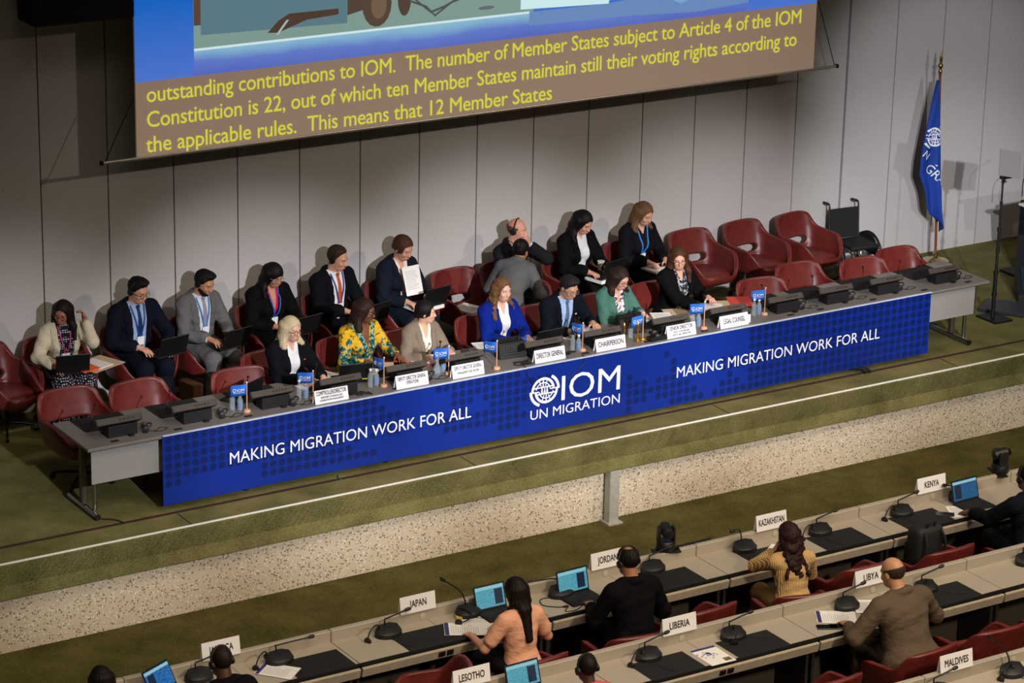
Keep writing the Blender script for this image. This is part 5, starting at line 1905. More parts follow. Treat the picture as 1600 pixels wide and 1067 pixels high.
        pr = tor + slv + ring(0.074, 0.500, 0.016, 0.015, -100, 100, tilt=0.020) + [('el', T(0, 0.015, -0.03), (0.182 * s * w, 0.135 * s * w, 0.10 * s), M, 0.05)]
        F = Field(pr, 0.0085, 0.018)
        F.wrinkle(0.006, 27, x + y)
        tx, ty, tz = F.local(H, M, s)
        wt, wb, zb = vee
        wd = np.abs(tx) - np.interp(tz, [zb - 0.012, zb, 0.50, 0.56], [-0.5 if wb < 0.03 else wb, wb, wt, wt + 0.005]).astype(f32)
        if wb >= 0.03:
            pass
        F.F = np.where((wd > 0) & (wd < 0.012 + 0.05 * np.clip((tz - zb) / f32(0.30), 0, 1)) & (tz > zb + 0.01) & (tz < 0.50) & (ty < 0), F.F - f32(0.011), F.F)
        F.F = np.where(ty < f32(0.005), np.maximum(F.F, -wd * f32(s)), F.F)
        me, *_ = F.mesh('jacket', [fabric('jacket_%s_%d_%d_%d' % ((tpat or 'plain',) + tc), tc, pattern=tpat, col2=tc2)])
        jk = link('jacket', me, t)
        bv(me)
        if wb < 0.03:
            b = MB()
            for zz in (zb - 0.03, zb - 0.12):
                h = front(bvhs, H, M, s, 0.004, zz)
                if h is not None:
                    b.ball(h, (0.010, 0.010, 0.010), None, 8, 6)
            if len(b.bm.verts):
                b.build('buttons', M_BLACK, jk)
            else:
                b.bm.free()
    else:
        pr = tor + slv + ([('el', T(0, 0.015, -0.03), (0.180 * s * w, 0.132 * s * w, 0.10 * s), M, 0.05)])
        if collar:
            pr = pr + ring(0.062, 0.512, 0.012, 0.012, tilt=0.016)
        F = Field(pr, 0.0085, 0.011)
        F.wrinkle(0.0045, 34, x + y)
        if neckv:
            tx, ty, tz = F.local(H, M, s)
            wd = np.abs(tx) - np.interp(tz, [neckv[1] - 0.001, neckv[1], 0.56], [-1, 0.004, neckv[0]]).astype(f32)
            F.F = np.where((ty < 0.02), np.maximum(F.F, -wd * f32(s)), F.F)
        me, *_ = F.mesh('blouse', [fabric('blouse_%s_%d_%d_%d' % ((tpat or 'plain',) + tc), tc, pattern=tpat, col2=tc2)])
        link('blouse', me, t)
        bv(me)
    if tie:
        b = MB()
        rows = []
        for i in range(15):
            zz = 0.505 - 0.38 * i / 14
            ww = (0.020 if i == 0 else 0.015 + 0.022 * i / 14)
            row = []
            for e in (-1, 0, 1):
                h = front(bvhs[:1], H, M, s, e * ww * 0.9, zz)
                if h is None:
                    h = T(e * ww, -0.13, zz)
                row.append(Vector(V(*h) + s * (M @ V(0, -0.008 if e == 0 else -0.005, 0))))
            rows.append(row)
        vr = [[b.bm.verts.new(p) for p in r_] for r_ in rows]
        for A, B in zip(vr, vr[1:]):
            for k in (0, 1):
                b.bm.faces.new((A[k], B[k], B[k + 1], A[k + 1]))
        kn_ = rows[0][1]
        b.ball(kn_ + Vector(s * (M @ V(0, -0.002, 0.002))), (0.020, 0.013, 0.018))
        tm = b.build('tie', fabric('tie_%d_%d_%d' % tie, tie, 0.6), t, 'all')
        m1 = tm.modifiers.new('s', 'SOLIDIFY')
        m1.thickness = 0.004
        applied(tm, 'tie')
    if lanyard:
        b = MB()
        for e in (-1, 1):
            pts = []
            for i in range(12):
                k = i / 11
                zz = 0.515 - 0.30 * k
                h = front(bvhs, H, M, s, e * (0.066 * (1 - k) ** 0.8 + 0.004), zz)
                if h is not None:
                    pts.append(V(*h) + s * (M @ V(0, -0.006, 0)))
            if len(pts) > 2:
                b.tube(pts, 0.0075 * s, 6)
        h = front(bvhs, H, M, s, 0.0, 0.185)
        ly = b.build('lanyard', mat('lanyard_%d_%d_%d' % lanyard, lanyard, 0.6), t, True)
        if h is not None:
            p = V(*h) + s * (M @ V(0, -0.012, 0))
            MB().box(p, (0.075, 0.004, 0.09), Matrix(M.tolist())).build('badge', M_CARD, ly)
    if trim:
        b = MB()
        for e in (-1, 1):
            for q in range(3):
                pts = []
                for i in range(10):
                    k = i / 9
                    h = front(bvhs, H, M, s, e * (0.088 * (1 - k) + 0.012 + 0.016 * q), 0.53 - 0.24 * k)
                    if h is not None:
                        pts.append(V(*h) + s * (M @ V(0, -0.002, 0)))
                if len(pts) > 2:
                    b.tube(pts, 0.011 * s, 6)
        b.build('neckline_trim', fabric('neckline_trim', trim, pattern='print', col2=(150, 190, 180)), t, 'all')
    if pin:
        h = front(bvhs, H, M, s, 0.105, 0.37)
        if h is not None:
            MB().ball(h, (0.016, 0.006, 0.008), Matrix(M.tolist())).build('lapel_pin', mat('pin_%d' % pin[0], pin, 0.5), t)
    # ---- hair
    style, hcol = hair
    hmt = hair_mat(hcol)
    zx = {'short': ([-0.12, -0.08, -0.055, -0.035, -0.01, 0.03, 0.05, 0.12], [0.098, 0.082, 0.062, 0.02, -0.012, -0.02, -0.055, -0.075]),
          'receding': ([-0.12, -0.06, -0.03, -0.01, 0.03, 0.05, 0.12], [0.125, 0.085, 0.045, 0.0, -0.02, -0.055, -0.075]),
          'bun': ([-0.12, -0.085, -0.055, -0.02, 0.02, 0.06, 0.12], [0.092, 0.078, 0.055, 0.015, -0.01, -0.05, -0.07]),
          'long': ([-0.12, -0.085, -0.065, -0.04, 0.0, 0.05, 0.12], [0.094, 0.078, 0.05, -0.05, -0.10, -0.13, -0.14]),
          'bangs': ([-0.12, -0.085, -0.07, -0.045, 0.0, 0.05, 0.12], [0.035, 0.030, 0.01, -0.06, -0.10, -0.13, -0.14])}
    key = {'short': 'short', 'fuzz': 'short', 'thin': 'short', 'receding': 'receding', 'bald': 'short', 'bun': 'bun', 'long': 'long', 'wavy': 'long', 'bob': 'long', 'bangs': 'bangs', 'curly': 'long', 'tail': 'long', 'back': 'bun', 'locs': 'long'}[style]
    th = {'back': 0.016, 'fuzz': 0.004, 'bald': 0.008, 'thin': 0.010, 'receding': 0.011, 'short': 0.013, 'bun': 0.012}.get(style, 0.015)
    hp = [('el', hd(0, 0.016, 0.032), np.array((0.075 + th * (0.65 if key == 'short' else 1), 0.094 + th, 0.089 + th)) * s, hm, 0.02)]
    if key in ('long', 'bangs'):
        hp.append(('el', hd(0, 0.03, -0.04), np.array((0.080 + th * 0.6, 0.078, 0.09)) * s, hm, 0.04))
    if style in ('short',):
        hp.append(('el', hd(0.012, -0.025, 0.105), np.array((0.060, 0.055, 0.022)) * s, hm, 0.03))
    if style == 'bun':
        pass
    F = Field(hp, 0.006)
    hx, hy, hz = F.local(HC, Rh, s)
    zm = np.interp(hy, *zx[key]).astype(f32)
    if style == 'bald':
        F.F = np.maximum(F.F, hz - f32(0.034) - f32(0.12) * hy)
        zm = zm - f32(0.006)
    if style == 'thin':
        F.F = np.maximum(F.F, f32(0.045) - np.sqrt(hx ** 2 + (hy - f32(0.035)) ** 2 + (hz - f32(0.125)) ** 2))
    edge = np.clip(f32(1) - (hz - zm) / f32(0.035), 0, 1)
    if style in ('short', 'receding', 'thin', 'bun', 'back', 'fuzz', 'bald'):
        F.F += f32(th * 0.8 * s) * edge
    F.F = np.maximum(F.F, (zm - hz) * f32(0.8 * s))
    ex = []
    if style == 'bun':
        ex.append(('el', hd(0, 0.108, 0.055), np.array((0.042, 0.036, 0.042)) * s, hm, 0.015))
    L = hl_len
    if style in ('long', 'wavy', 'bob', 'bangs', 'curly', 'tail', 'locs'):
        for q in ((-64, -40, -15, 15, 40, 64) if style == 'tail' else (-100, -86, -72, -58, -44, -31, -18, -6, 6, 18, 31, 44, 58, 72, 86, 100)):
            cq, sq = math.cos(R(q)), math.sin(R(q))
            p0 = hd(0.078 * sq, 0.02 + 0.085 * cq, 0.03)
            p1 = hd(0.085 * sq, 0.02 + 0.082 * cq, -0.08)
            front_side = abs(q) > 60
            if style == 'tail' and not front_side:
                p2 = p1 + V(-p1[0] * 0.0, 0.01, -0.05)
                e2 = T(0, 0.13, 0.36)
                p2 = p1 * 0.5 + T(0.0 + 0.03 * sq, 0.135, 0.47) * 0.5
                p3 = T(0.03 * sq, 0.14, 0.47 - L)
            else:
                out = V(0.02 * sq, (fwd_hair if front_side else 0.025), -0.07)
                p2 = p1 + out * s
                p3 = p2 + V(0.012 * sq, (fwd_hair * 0.9 if front_side else 0.02), -max(L - 0.07, 0.01))
                if not front_side and L > 0.12:
                    p3[1] = max(p3[1], T(0, 0.13, 0.35)[1])
            r = 0.0235 * s
            pts = [p0, p1, p2, p3]
            if style in ('wavy', 'curly'):
                amp = 0.012 if style == 'wavy' else 0.018
                seg = spline([tuple(p) for p in pts], 5)
                pts = [V(*p) + V(amp * math.sin(i * 1.3 + q), amp * math.cos(i * 1.1 + q * 2), 0) * min(1, i / 5) for i, p in enumerate(seg)]
            for i in range(len(pts) - 1):
                k0, k1 = i / (len(pts) - 1), (i + 1) / (len(pts) - 1)
                ra, rb = r * (1 - 0.35 * k0), r * (1 - 0.35 * k1) * (0.7 if i == len(pts) - 2 and style != 'bob' else 1)
                ex.append(('rc', np.asarray(pts[i], float), np.asarray(pts[i + 1], float), ra, rb, 0.02 if style in ('wavy', 'curly') else 0.035))
    if style == 'back':
        ex.append(('el', hd(0, 0.10, -0.03), np.array((0.035, 0.03, 0.04)) * s, hm, 0.02))
    if ex:
        allp = hp + ex
        A = Field(allp, 0.0065)
        hx, hy, hz = A.local(HC, Rh, s)
        zm = np.interp(hy, *zx[key]).astype(f32)
        face = np.sqrt((hx / f32(0.068)) ** 2 + ((hy + f32(0.10)) / f32(0.098)) ** 2 + ((hz + f32(0.035)) / f32(0.118 if key != 'bangs' else 0.085)) ** 2)
        cut = (f32(1.0) - face) * f32(0.06 * s)
        A.F = np.maximum(A.F, cut)
        capcut = np.where((hy < -0.055) & (hz > -0.13), (zm - hz) * f32(0.8 * s), f32(-1))
        A.F = np.maximum(A.F, capcut)
        strands(A, hx, hy, hz, 0.0015 * s)
        if style in ('wavy', 'curly'):
            A.wrinkle(0.003, 90, 0.3)
        me, *_ = A.mesh('hair', [hmt])
    else:
        strands(F, hx, hy, hz, 0.0022 * s if style in ('short', 'receding', 'thin') else 0.0)
        if style == 'short':
            F.wrinkle(0.002, 110, x)
        me, *_ = F.mesh('hair', [hmt])
    link('hair', me, t)
    if beard:
        F = Field([('el', hd(0, -0.046, -0.078), np.array((0.053, 0.047, 0.044)) * s, hm, 0.02), ('el', hd(0, -0.02, -0.06), np.array((0.067, 0.055, 0.045)) * s, hm, 0.02)], 0.006)
        hx, hy, hz = F.local(HC, Rh, s)
        F.F = np.maximum(F.F, hz + f32(0.040))
        F.F = np.maximum(F.F, f32(0.021) - np.sqrt(hx ** 2 + (hy + f32(0.095)) ** 2 * 0.3 + ((hz + f32(0.066)) * 1.8) ** 2))
        link('beard', F.mesh('beard', [hair_mat(beard)])[0], t)
    if glasses:
        b = MB()
        for e in (-1, 1):
            c = hd(e * 0.033, -0.100, 0.001)
            b.tube([c + s * (Rh @ V(0.0235 * math.cos(R(a)), 0.006 * e * 0, 0.019 * math.sin(R(a)))) for a in range(0, 360, 24)], 0.0024 * s, 5, True)
            b.tube([hd(e * 0.056, -0.098, 0.006), hd(e * 0.078, -0.06, 0.008), hd(e * 0.083, 0.0, 0.004)], 0.0022 * s, 5)
        b.tube([hd(-0.010, -0.104, 0.004), hd(0, -0.108, 0.007), hd(0.010, -0.104, 0.004)], 0.0022 * s, 5)
        b.build('glasses', mat('frame_%d_%d_%d' % glasses, glasses, 0.35), t, True)
    if phones:
        b = MB()
        b.tube([hd(0.093 * math.cos(R(a)), 0.012, 0.125 * math.sin(R(a)) + 0.0) for a in range(0, 181, 10)], 0.007 * s, 6)
        for e in (-1, 1):
            b.lathe([(0.022, -0.012), (0.033, -0.008), (0.033, 0.01), (0.02, 0.016)], hd(e * 0.089, 0.012, -0.008), 14, Matrix((Rh @ ry(90)).tolist()))
        b.build('headphones', M_BLACK, t, True)
    t['head_debug'] = [float(v) for v in (rz_(rz) @ HC + V(x, y, z))]
    return t


def strands(F, hx, hy, hz, amp):
    """combed grooves running down from the crown"""
    if amp:
        a = np.arctan2(hx, hy - f32(0.02))
        F.F += f32(amp) * (np.sin(a * f32(24) + f32(2.2) * np.sin(hz * f32(34))) + f32(0.5) * np.sin(a * f32(41) + hz * f32(60)))


def front(bvhs, H, M, s, tx, tz):
    """first surface met from the front of the torso at torso coordinates tx, tz"""
    o = H + s * (M @ V(tx, -0.6, tz))
    d = M @ V(0, 1, 0)
    best = None
    for bq in bvhs:
        h = bq.ray_cast(Vector(o), Vector(d))
        if h[0] is not None and (best is None or h[3] < best[1]) and h[3] < 0.75:
            best = (h[0], h[3])
    return np.array(best[0]) if best else None


def seat(x, y, rz, label, group, z=0.0, back=0.06):
    d = Matrix.Rotation(R(rz), 3, 'Z') @ Vector((0, -back, 0))
    return chair(x + d.x, y + d.y, rz, label, group, z)
# ------------------------------------------------------------------ the seated row by the wall
SK1, SK2, SK3, SK4, SK5 = (214, 160, 132), (196, 140, 108), (172, 116, 84), (120, 74, 50), (78, 48, 34)
lapz = 0.70
person('woman in a cream cardigan and dotted dress with one hand raised to her hair', 0.900, 2.600, rz=-8, s=0.95, fem=True, lean=7, head=(-34, 18, 8), hl=(0.20, -0.13, 1.09), dl=(-0.25, 0.1, 1), nl=(-1, 0, 0), cl=55, hr=(-0.17, -0.34, 0.72), skin=SK3, hair=('long', (30, 20, 18)), hl_len=0.26,
       top='jacket', tc=(206, 196, 170), under=(26, 26, 36), upat='dots', uc2=(190, 190, 200), vee=(0.085, 0.05, -0.12), bottom='dress', bc=(26, 26, 36), bpat='dots', bc2=(190, 190, 200), glasses=(70, 40, 30), lanyard=(190, 50, 110), collar=False, cuffs=False, eyes='down', elbow=((0.1, -0.6, -0.9), 0.3))
seat(0.87, 2.62, -8, 'red leather armchair under the woman in cream cardigan', GB)
person('man in navy suit with light blue shirt and blue tie looking down at a laptop', 1.700, 2.700, rz=4, s=1.06, w=1.08, lean=6, head=(14, 20, 0), hl=(0.20, -0.36, 0.72), hr=(-0.12, -0.34, 0.74), skin=SK1, hair=('short', (26, 22, 22)), tc=NAVY, under=(150, 172, 206), tie=(20, 54, 100), glasses=(60, 60, 62), phones=True, lanyard=(26, 60, 140), vee=(0.085, 0.055, -0.02), eyes='down', elbow=(0.3, 0.5))
seat(1.73, 2.66, 4, 'red leather armchair under the man with the light blue shirt and blue tie', GB)
person('bearded man in grey suit with a blue lanyard typing on a black laptop', 2.390, 2.650, rz=8, s=1.04, lean=5, head=(16, 24, 4), hl=(0.15, -0.36, 0.73), hr=(-0.10, -0.36, 0.73), skin=SK2, hair=('short', (24, 20, 20)), beard=(30, 22, 20), tc=(98, 98, 98), under=(206, 212, 222), tie=(150, 146, 158), lanyard=(50, 120, 200), vee=(0.085, 0.04, -0.02), phones=True, eyes='down')
seat(2.43, 2.60, 8, 'red leather armchair under the bearded man in grey suit', GB)
person('woman in black jacket with a magenta collar looking down at her laptop', 3.170, 2.670, rz=6, s=1.0, fem=True, w=1.12, lean=9, head=(12, 24, 0), hl=(0.18, -0.34, 0.72), hr=(-0.10, -0.34, 0.73), skin=SK2, hair=('bangs', (20, 16, 18)), hl_len=0.14, tc=BLACKC, under=(186, 30, 110), vee=(0.07, 0.012, 0.26), neckv=(0.05, 0.30), bc=BLACKC, glasses=(150, 140, 130), lanyard=(44, 96, 180), eyes='down', collar=True)
seat(3.22, 2.62, 6, 'red leather armchair under the woman with the magenta collar', GB)
person('man in dark suit with an orange tie and headphones', 3.930, 2.670, rz=10, s=1.07, w=1.05, lean=5, head=(22, 17, 0), hl=(0.16, -0.34, 0.72), hr=(-0.06, -0.32, 0.76), skin=SK1, hair=('receding', (62, 44, 32)), tc=(11, 13, 20), under=(222, 224, 230), tie=(196, 84, 44), lanyard=(30, 60, 130), phones=True, vee=(0.085, 0.045, 0.02), eyes='down')
seat(3.98, 2.62, 10, 'red leather armchair under the man with the orange tie', GB)
person('woman in navy jacket holding white papers against her chest over a laptop', 4.730, 2.700, rz=6, s=1.06, fem=True, lean=4, head=(14, 23, 0), hl=(0.16, -0.34, 0.74), hr=(-0.10, -0.34, 0.74), skin=SK1, hair=('back', (86, 52, 36)), hl_len=0.02, tc=(18, 25, 38), under=(226, 214, 206), vee=(0.07, 0.03, 0.22), neckv=(0.05, 0.40), eyes='down', phones=False, collar=False)
seat(4.78, 2.70, 6, 'red leather armchair under the woman with the white papers', GB)
person('bald man in charcoal suit resting a hand on his mouth, legs crossed', 6.130, 2.660, rz=14, s=1.04, lean=4, head=(26, 6, 4), hl=(0.10, -0.16, 1.10), dl=(-0.45, -0.1, 0.8), nl=(-0.6, 0.6, 0), cl=50, hr=(-0.08, -0.30, 0.78), skin=(216, 156, 130), hair=('bald', (104, 78, 64)), tc=(27, 27, 30), under=(196, 210, 234), vee=(0.08, 0.02, 0.20), phones=True, knees='crossed', elbow=(0.2, 0.3))
seat(6.16, 2.66, 14, 'red leather armchair under the bald man in charcoal suit', GB)
person('woman in grey jacket with dark bun bending towards the bald man, back turned', 5.560, 1.840, rz=130, s=0.97, fem=True, lean=46, head=(-10, 20, 0), hl=(0.16, -0.52, 0.84), hr=(-0.16, -0.50, 0.80), skin=SK3, hair=('bun', (22, 18, 18)), top='jacket', tc=(92, 92, 94), under=(220, 218, 216), vee=(0.07, 0.012, 0.17), bottom='trousers', bc=(206, 200, 196), pose='stand', hipz=0.72)
person('woman in black jacket and white blouse typing, a paper cup beside her laptop', 6.960, 2.680, rz=6, s=1.04, fem=True, lean=5, head=(12, 28, 0), hl=(0.18, -0.34, 0.74), hr=(-0.08, -0.34, 0.74), skin=SK1, hair=('long', (22, 18, 18)), hl_len=0.12, tc=BLACKC, under=(206, 208, 214), vee=(0.07, 0.045, -0.02), collar=False, neckv=(0.04, 0.46), bc=BLACKC, eyes='down', cuffs=False)
seat(6.96, 2.66, 6, 'red leather armchair under the woman in black jacket with the paper cup', GB)
person('woman in dark jacket and skirt with bright blue lanyard over an open notebook', 7.750, 2.680, rz=4, s=1.03, fem=True, lean=8, head=(10, 23, 0), hl=(0.16, -0.36, 0.73), hr=(-0.08, -0.34, 0.74), skin=(218, 166, 140), hair=('long', (120, 88, 60)), hl_len=0.10, tc=(14, 15, 21), under=(22, 22, 28), vee=(0.08, 0.05, -0.02), collar=False, neckv=(0.07, 0.44), bottom='skirt', bc=(13, 13, 17), lanyard=(44, 140, 226), eyes='down', cuffs=False, knees='together', legx=0.0)
seat(7.78, 2.66, 4, 'red leather armchair under the woman with the bright blue lanyard', GB)

# things on their laps
laptop('black laptop on the lap of the woman in cream cardigan', (0.84, 2.27, 0.655), -14)
t = paper('open manila folder with white papers on the lap of the woman in cream cardigan', (1.14, 2.30, 0.66), 22, 0.42, 0.34, 1, m=M_MANILA, lines=False, name='folder', cat='folder', th=0.006)
MB().box((-0.02, 0.0, 0.009), (0.20, 0.27, 0.008)).build('inner_papers', M_PAPER, t)
o = paper('orange booklet on the folder of the woman in cream cardigan', (0.98, 2.19, 0.672), 14, 0.2, 0.16, 1, m=M_ORANGE, lines=False, name='booklet', cat='booklet', th=0.012)
paper('light blue sheet standing behind the laptop of the woman in cream cardigan', (0.90, 2.38, 0.70), -10, 0.2, 0.14, 1, m=mat('light_blue_card', (70, 170, 214), 0.7), lines=False, th=0.006)
laptop('black laptop on the lap of the man in light blue shirt', (1.86, 2.28, 0.662), 8)
laptop('black laptop on the lap of the bearded man in grey suit', (2.52, 2.22, 0.655), 12)
laptop('black laptop on the lap of the woman with magenta collar', (3.34, 2.25, 0.655), 10)
laptop('black laptop on the lap of the man with the orange tie', (4.15, 2.26, 0.662), 14)
paper('thick stack of papers on the lap of the woman in navy jacket', (4.86, 2.34, 0.655), 10, 0.34, 0.26, 6, th=0.006, lines=False, name='paper_stack')
laptop('black laptop on a paper stack on the lap of the woman in navy jacket', (4.90, 2.34, 0.693), 10)
t = paper('white printed papers held up before the woman in navy jacket', (4.79, 2.46, 0.93), 6, 0.21, 0.30, 3)
t.rotation_euler = (R(72), 0, R(6))
paper('white papers lying on the red armchair by the woman in navy', (5.52, 2.50, 0.482), 20, 0.24, 0.32, 5, th=0.004)
paper('stack of papers on the lap of the woman with the paper cup', (7.10, 2.30, 0.645), 12, 0.34, 0.25, 6, th=0.006, lines=False, name='paper_stack')
laptop('black laptop on the papers of the woman with the paper cup', (7.10, 2.30, 0.683), 12)
t = thing('paper_cup', 'pale printed paper cup by the laptop of the woman in black jacket', 'cup', (7.15, 2.44, 0.70), 0)
MB().lathe([(0.028, 0), (0.030, 0.004), (0.040, 0.10), (0.042, 0.104), (0.038, 0.104)], seg=22).build('body', mat('pale_green_cup', (206, 210, 190), 0.7, 0, 0.15, 60), t, True)
t = thing('notebook', 'open pale notebook on the lap of the woman with the bright blue lanyard', 'notebook', (7.85, 2.28, 0.655), 8)
MB().box((0, 0, 0.012), (0.40, 0.26, 0.024), bev=0.004).build('cover', mat('pale_cover', (196, 194, 184), 0.7), t)
MB().box((0.0, 0, 0.0255), (0.37, 0.24, 0.003)).build('pages', M_PAPER, t)
MB().box((0.05, 0.03, 0.032), (0.15, 0.075, 0.009), bev=0.003).build('phone_on_page', M_BLACK, t)

t = thing('cardboard_box', 'brown cardboard box on the stage floor beside the bearded man in grey suit', 'box', (2.13, 2.28, 0), 10)
MB().box((0, 0, 0.16), (0.12, 0.26, 0.32), bev=0.004).build('carton', mat('brown_cardboard', (110, 74, 48), 0.8), t)
MB().box((0, 0, 0.3205), (0.03, 0.26, 0.001)).build('tape', mat('brown_tape', (140, 104, 70), 0.4), t)
t = thing('water_bottle', 'small clear bottle standing on the stage floor by the brown box', 'bottle', (2.28, 2.22, 0), 0)
MB().lathe([(0.03, 0), (0.033, 0.01), (0.033, 0.12), (0.014, 0.16), (0.013, 0.18)], seg=16).build('body', M_GLASS, t, True)
MB().lathe([(0.015, 0.18), (0.015, 0.20)], seg=12).build('cap', M_WHITEINK, t, True)

# ------------------------------------------------------------------ speakers at the podium table
TH = 0.765
person('blond woman in black blazer and white top with dark glasses', 2.530, 1.070, rz=8, s=0.97, fem=True, w=1.05, lean=11, head=(8, 8, 0), hl=(0.14, -0.46, TH), hr=(-0.10, -0.44, TH), skin=(220, 172, 150), hair=('bob', (204, 188, 152)), hl_len=0.075, tc=(12, 13, 19), under=(226, 228, 232), vee=(0.07, 0.035, 0.0), collar=False, neckv=(0.065, 0.45), glasses=(34, 30, 32), pin=(190, 60, 60), cuffs=False)
seat(2.55, 1.20, 8, 'red leather armchair under the blond woman in black blazer', GF)
person('woman in yellow and teal printed dress with dark glasses', 3.40, 1.17, rz=10, s=0.98, fem=True, w=1.08, lean=7, head=(30, 12, 0), hl=(0.20, -0.38, 0.78), hr=(-0.16, -0.36, 0.78), skin=SK4, hair=('locs', (52, 32, 26)), hl_len=0.10, top='blouse', tc=(222, 170, 30), tpat='floral', neckv=(0.085, 0.30), collar=False, bottom='dress', bc=(222, 170, 30), bpat='floral', glasses=(24, 22, 24), sleeve=0.86, trim=(18, 84, 88))
seat(3.40, 1.24, 10, 'red leather armchair under the woman in yellow print', GF)
person('woman in taupe blazer with black hair looking to the right', 3.970, 1.000, rz=6, s=0.92, fem=True, lean=14, head=(52, 4, 0), hl=(0.14, -0.38, 0.79), hr=(-0.14, -0.38, 0.79), skin=(216, 170, 142), hair=('back', (24, 20, 22)), tc=(126, 112, 98), under=(222, 216, 200), vee=(0.07, 0.02, 0.12), neckv=(0.06, 0.40), collar=True, cuffs=False)
seat(4.02, 1.13, 6, 'red leather armchair under the woman in taupe blazer', GF)
person('woman in royal blue blazer with long wavy light brown hair', 4.96, 1.10, rz=4, s=0.98, fem=True, lean=8, head=(4, 6, 0), hl=(0.10, -0.42, TH + 0.01), hr=(-0.14, -0.42, TH), skin=(226, 178, 156), hair=('wavy', (128, 90, 58)), hl_len=0.22, tc=(8, 34, 128), under=(230, 232, 234), vee=(0.07, 0.035, 0.02), collar=False, neckv=(0.06, 0.42), cuffs=False, cl=12)
seat(4.96, 1.18, 4, 'red leather armchair under the woman in royal blue blazer', GF)
person('man in dark suit with light blue shirt reading papers at the centre of the podium', 5.640, 1.040, rz=2, s=0.99, w=1.05, lean=17, head=(8, 26, 0), hl=(0.22, -0.36, 0.80), hr=(-0.14, -0.46, 0.80), skin=(204, 158, 128), hair=('short', (38, 36, 38)), tc=(13, 17, 28), under=(160, 188, 226), tie=(88, 108, 140), vee=(0.085, 0.03, 0.12), glasses=(130, 120, 110), pin=(230, 230, 234), eyes='down')
seat(5.66, 1.16, 2, 'red leather armchair under the man reading in dark suit', GF)
person('woman in green blazer with short dark hair and glasses', 6.300, 1.060, rz=6, s=0.93, fem=True, lean=14, head=(8, 22, 0), hl=(0.12, -0.40, 0.82), hr=(-0.08, -0.40, 0.82), skin=(218, 164, 140), hair=('bob', (50, 32, 28)), hl_len=0.04, tc=(70, 112, 100), under=(222, 216, 220), upat='print', uc2=(60, 40, 70), vee=(0.075, 0.03, 0.05), neckv=(0.05, 0.38), collar=False, glasses=(70, 40, 36), eyes='down', cuffs=False, lanyard=None)
seat(6.36, 1.18, 6, 'red leather armchair under the woman in green blazer', GF)
person('woman in black jacket with very long straight brown hair and glasses', 7.190, 1.170, rz=4, s=0.98, fem=True, w=1.05, lean=9, head=(-26, 12, -4), hl=(0.20, -0.36, 0.80), hr=(-0.06, -0.50, TH + 0.01), skin=(220, 168, 142), hair=('long', (84, 54, 34)), hl_len=0.34, tc=(9, 9, 11), under=(36, 38, 48), upat='print', uc2=(170, 170, 174), vee=(0.075, 0.045, -0.02), neckv=(0.06, 0.42), collar=False, glasses=(120, 90, 70), cuffs=False)
seat(7.12, 1.24, 4, 'red leather armchair under the woman with very long brown hair', GF)

# ------------------------------------------------------------------ delegates in the hall, seen from behind
HDZ = 0.775
person('man with close-cropped hair and headphones seen from behind at the JAMAICA sign', -0.580, -3.950, HALL_Z, rz=182, s=1.05, w=1.05, lean=14, head=(4, 12, 0), hl=(0.24, -0.42, HDZ), hr=(-0.22, -0.44, HDZ), skin=SK5, hair=('fuzz', (40, 26, 20)), tc=(9, 9, 11), under=(40, 40, 44), phones=True)
seat(-0.50, -4.05, 182, 'red armchair under the man with headphones at the JAMAICA sign', GH, HALL_Z)
person('person with dark hair, only the crown shows at the bottom left frame edge', -1.490, -3.640, HALL_Z, rz=175, s=0.93, fem=True, lean=14, head=(0, 16, 0), hl=(0.2, -0.42, HDZ), hr=(-0.2, -0.42, HDZ), skin=SK3, hair=('long', (24, 16, 14)), hl_len=0.10, tc=(30, 28, 30), under=(60, 60, 64))
seat(-1.44, -3.94, 175, 'red armchair under the dark-haired person at the bottom left frame edge', GH, HALL_Z)
person('woman in peach top with straight dark hair seen from behind by the JAPAN sign', 2.180, -3.820, HALL_Z, rz=184, s=0.99, fem=True, lean=8, head=(2, 12, 0), hl=(0.26, -0.36, HDZ), hr=(-0.24, -0.30, HDZ - 0.01), skin=(212, 156, 126), hair=('tail', (26, 17, 14)), hl_len=0.20, top='blouse', tc=(226, 166, 134), sleeve=0.34, collar=False, bottom='trousers', bc=(30, 28, 30))
seat(2.10, -3.96, 184, 'red armchair under the woman in peach top', GH, HALL_Z)
person('man in black suit with thinning hair and headphones behind the JORDAN sign', 3.290, -3.880, HALL_Z, rz=176, s=1.07, w=1.05, lean=12, head=(4, 14, 0), hl=(0.20, -0.42, HDZ), hr=(-0.22, -0.36, HDZ), skin=SK3, hair=('thin', (26, 20, 18)), tc=(10, 10, 11), under=(200, 200, 206), phones=True)
seat(3.15, -3.98, 172, 'red armchair under the man in black suit at the JORDAN sign', GH, HALL_Z)
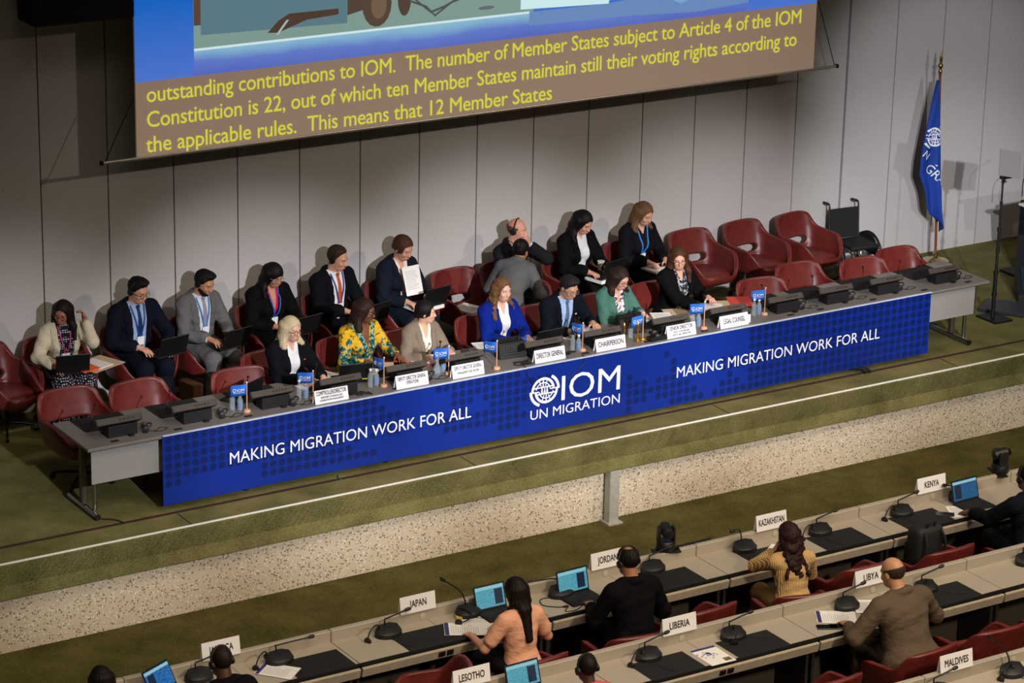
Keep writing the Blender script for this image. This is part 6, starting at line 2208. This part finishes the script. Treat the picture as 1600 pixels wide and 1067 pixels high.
person('woman in yellow striped shirt with long curly hair, hand raised to her face', 4.930, -3.940, HALL_Z, rz=168, s=0.96, fem=True, w=1.05, lean=12, head=(14, 10, 0), hl=(0.07, -0.24, 1.02), hr=(-0.20, -0.44, HDZ), skin=(210, 154, 126), hair=('curly', (48, 28, 24)), hl_len=0.26, top='blouse', tc=(218, 186, 130), tpat='stripes', tc2=(158, 118, 70), sleeve=0.86, collar=True, bottom='trousers', bc=(120, 90, 56), dl=(-0.5, 0.1, 0.8), nl=(0, 1, 0), cl=50, elbow=((0.5, -0.75, -0.6), 0.0))
seat(4.92, -4.00, 166, 'red armchair under the woman in striped shirt', GH, HALL_Z)
person('man in navy suit with white cuff at the right frame edge behind a laptop', 7.66, -4.02, HALL_Z, rz=178, s=1.04, w=1.1, lean=12, head=(0, 12, 0), hl=(0.30, -0.56, HDZ + 0.02), hr=(-0.26, -0.44, HDZ), skin=SK4, hair=('fuzz', (16, 13, 13)), tc=(13, 17, 28), under=(224, 226, 232), phones=True)
seat(7.56, -4.08, 178, 'red armchair under the man in navy suit at the right frame edge', GH, HALL_Z)
person('person with close-cropped hair and pink collar at the bottom frame edge', 1.880, -5.360, HALL_Z, rz=178, s=0.97, fem=True, lean=13, head=(-2, 12, 0), hl=(0.24, -0.44, HDZ), hr=(-0.22, -0.44, HDZ), skin=SK5, hair=('fuzz', (28, 20, 17)), top='blouse', tc=(200, 90, 96), collar=True, phones=True, bottom='trousers', bc=(40, 36, 40))
seat(1.92, -5.50, 178, 'red armchair under the person with close-cropped hair and pink collar', GH, HALL_Z)
person('bald man in brown jacket leaning on his desk behind the LIBYA sign', 5.130, -5.300, HALL_Z, rz=184, s=1.12, w=1.28, lean=20, head=(4, 18, 0), hl=(0.30, -0.46, HDZ), hr=(-0.30, -0.42, HDZ), skin=(196, 146, 106), hair=('bald', (70, 54, 44)), tc=(92, 78, 64), under=(210, 200, 190), bc=(60, 50, 42), phones=False, elbow=(0.35, 0.35))
seat(5.05, -5.42, 186, 'red armchair under the bald man in brown jacket', GH, HALL_Z)
for o in list(bpy.data.objects):
    if 'head_debug' in o:
        if DEBUG:
            print('HEAD', o['label'][:40], [round(v, 3) for v in o['head_debug']])
        del o['head_debug']
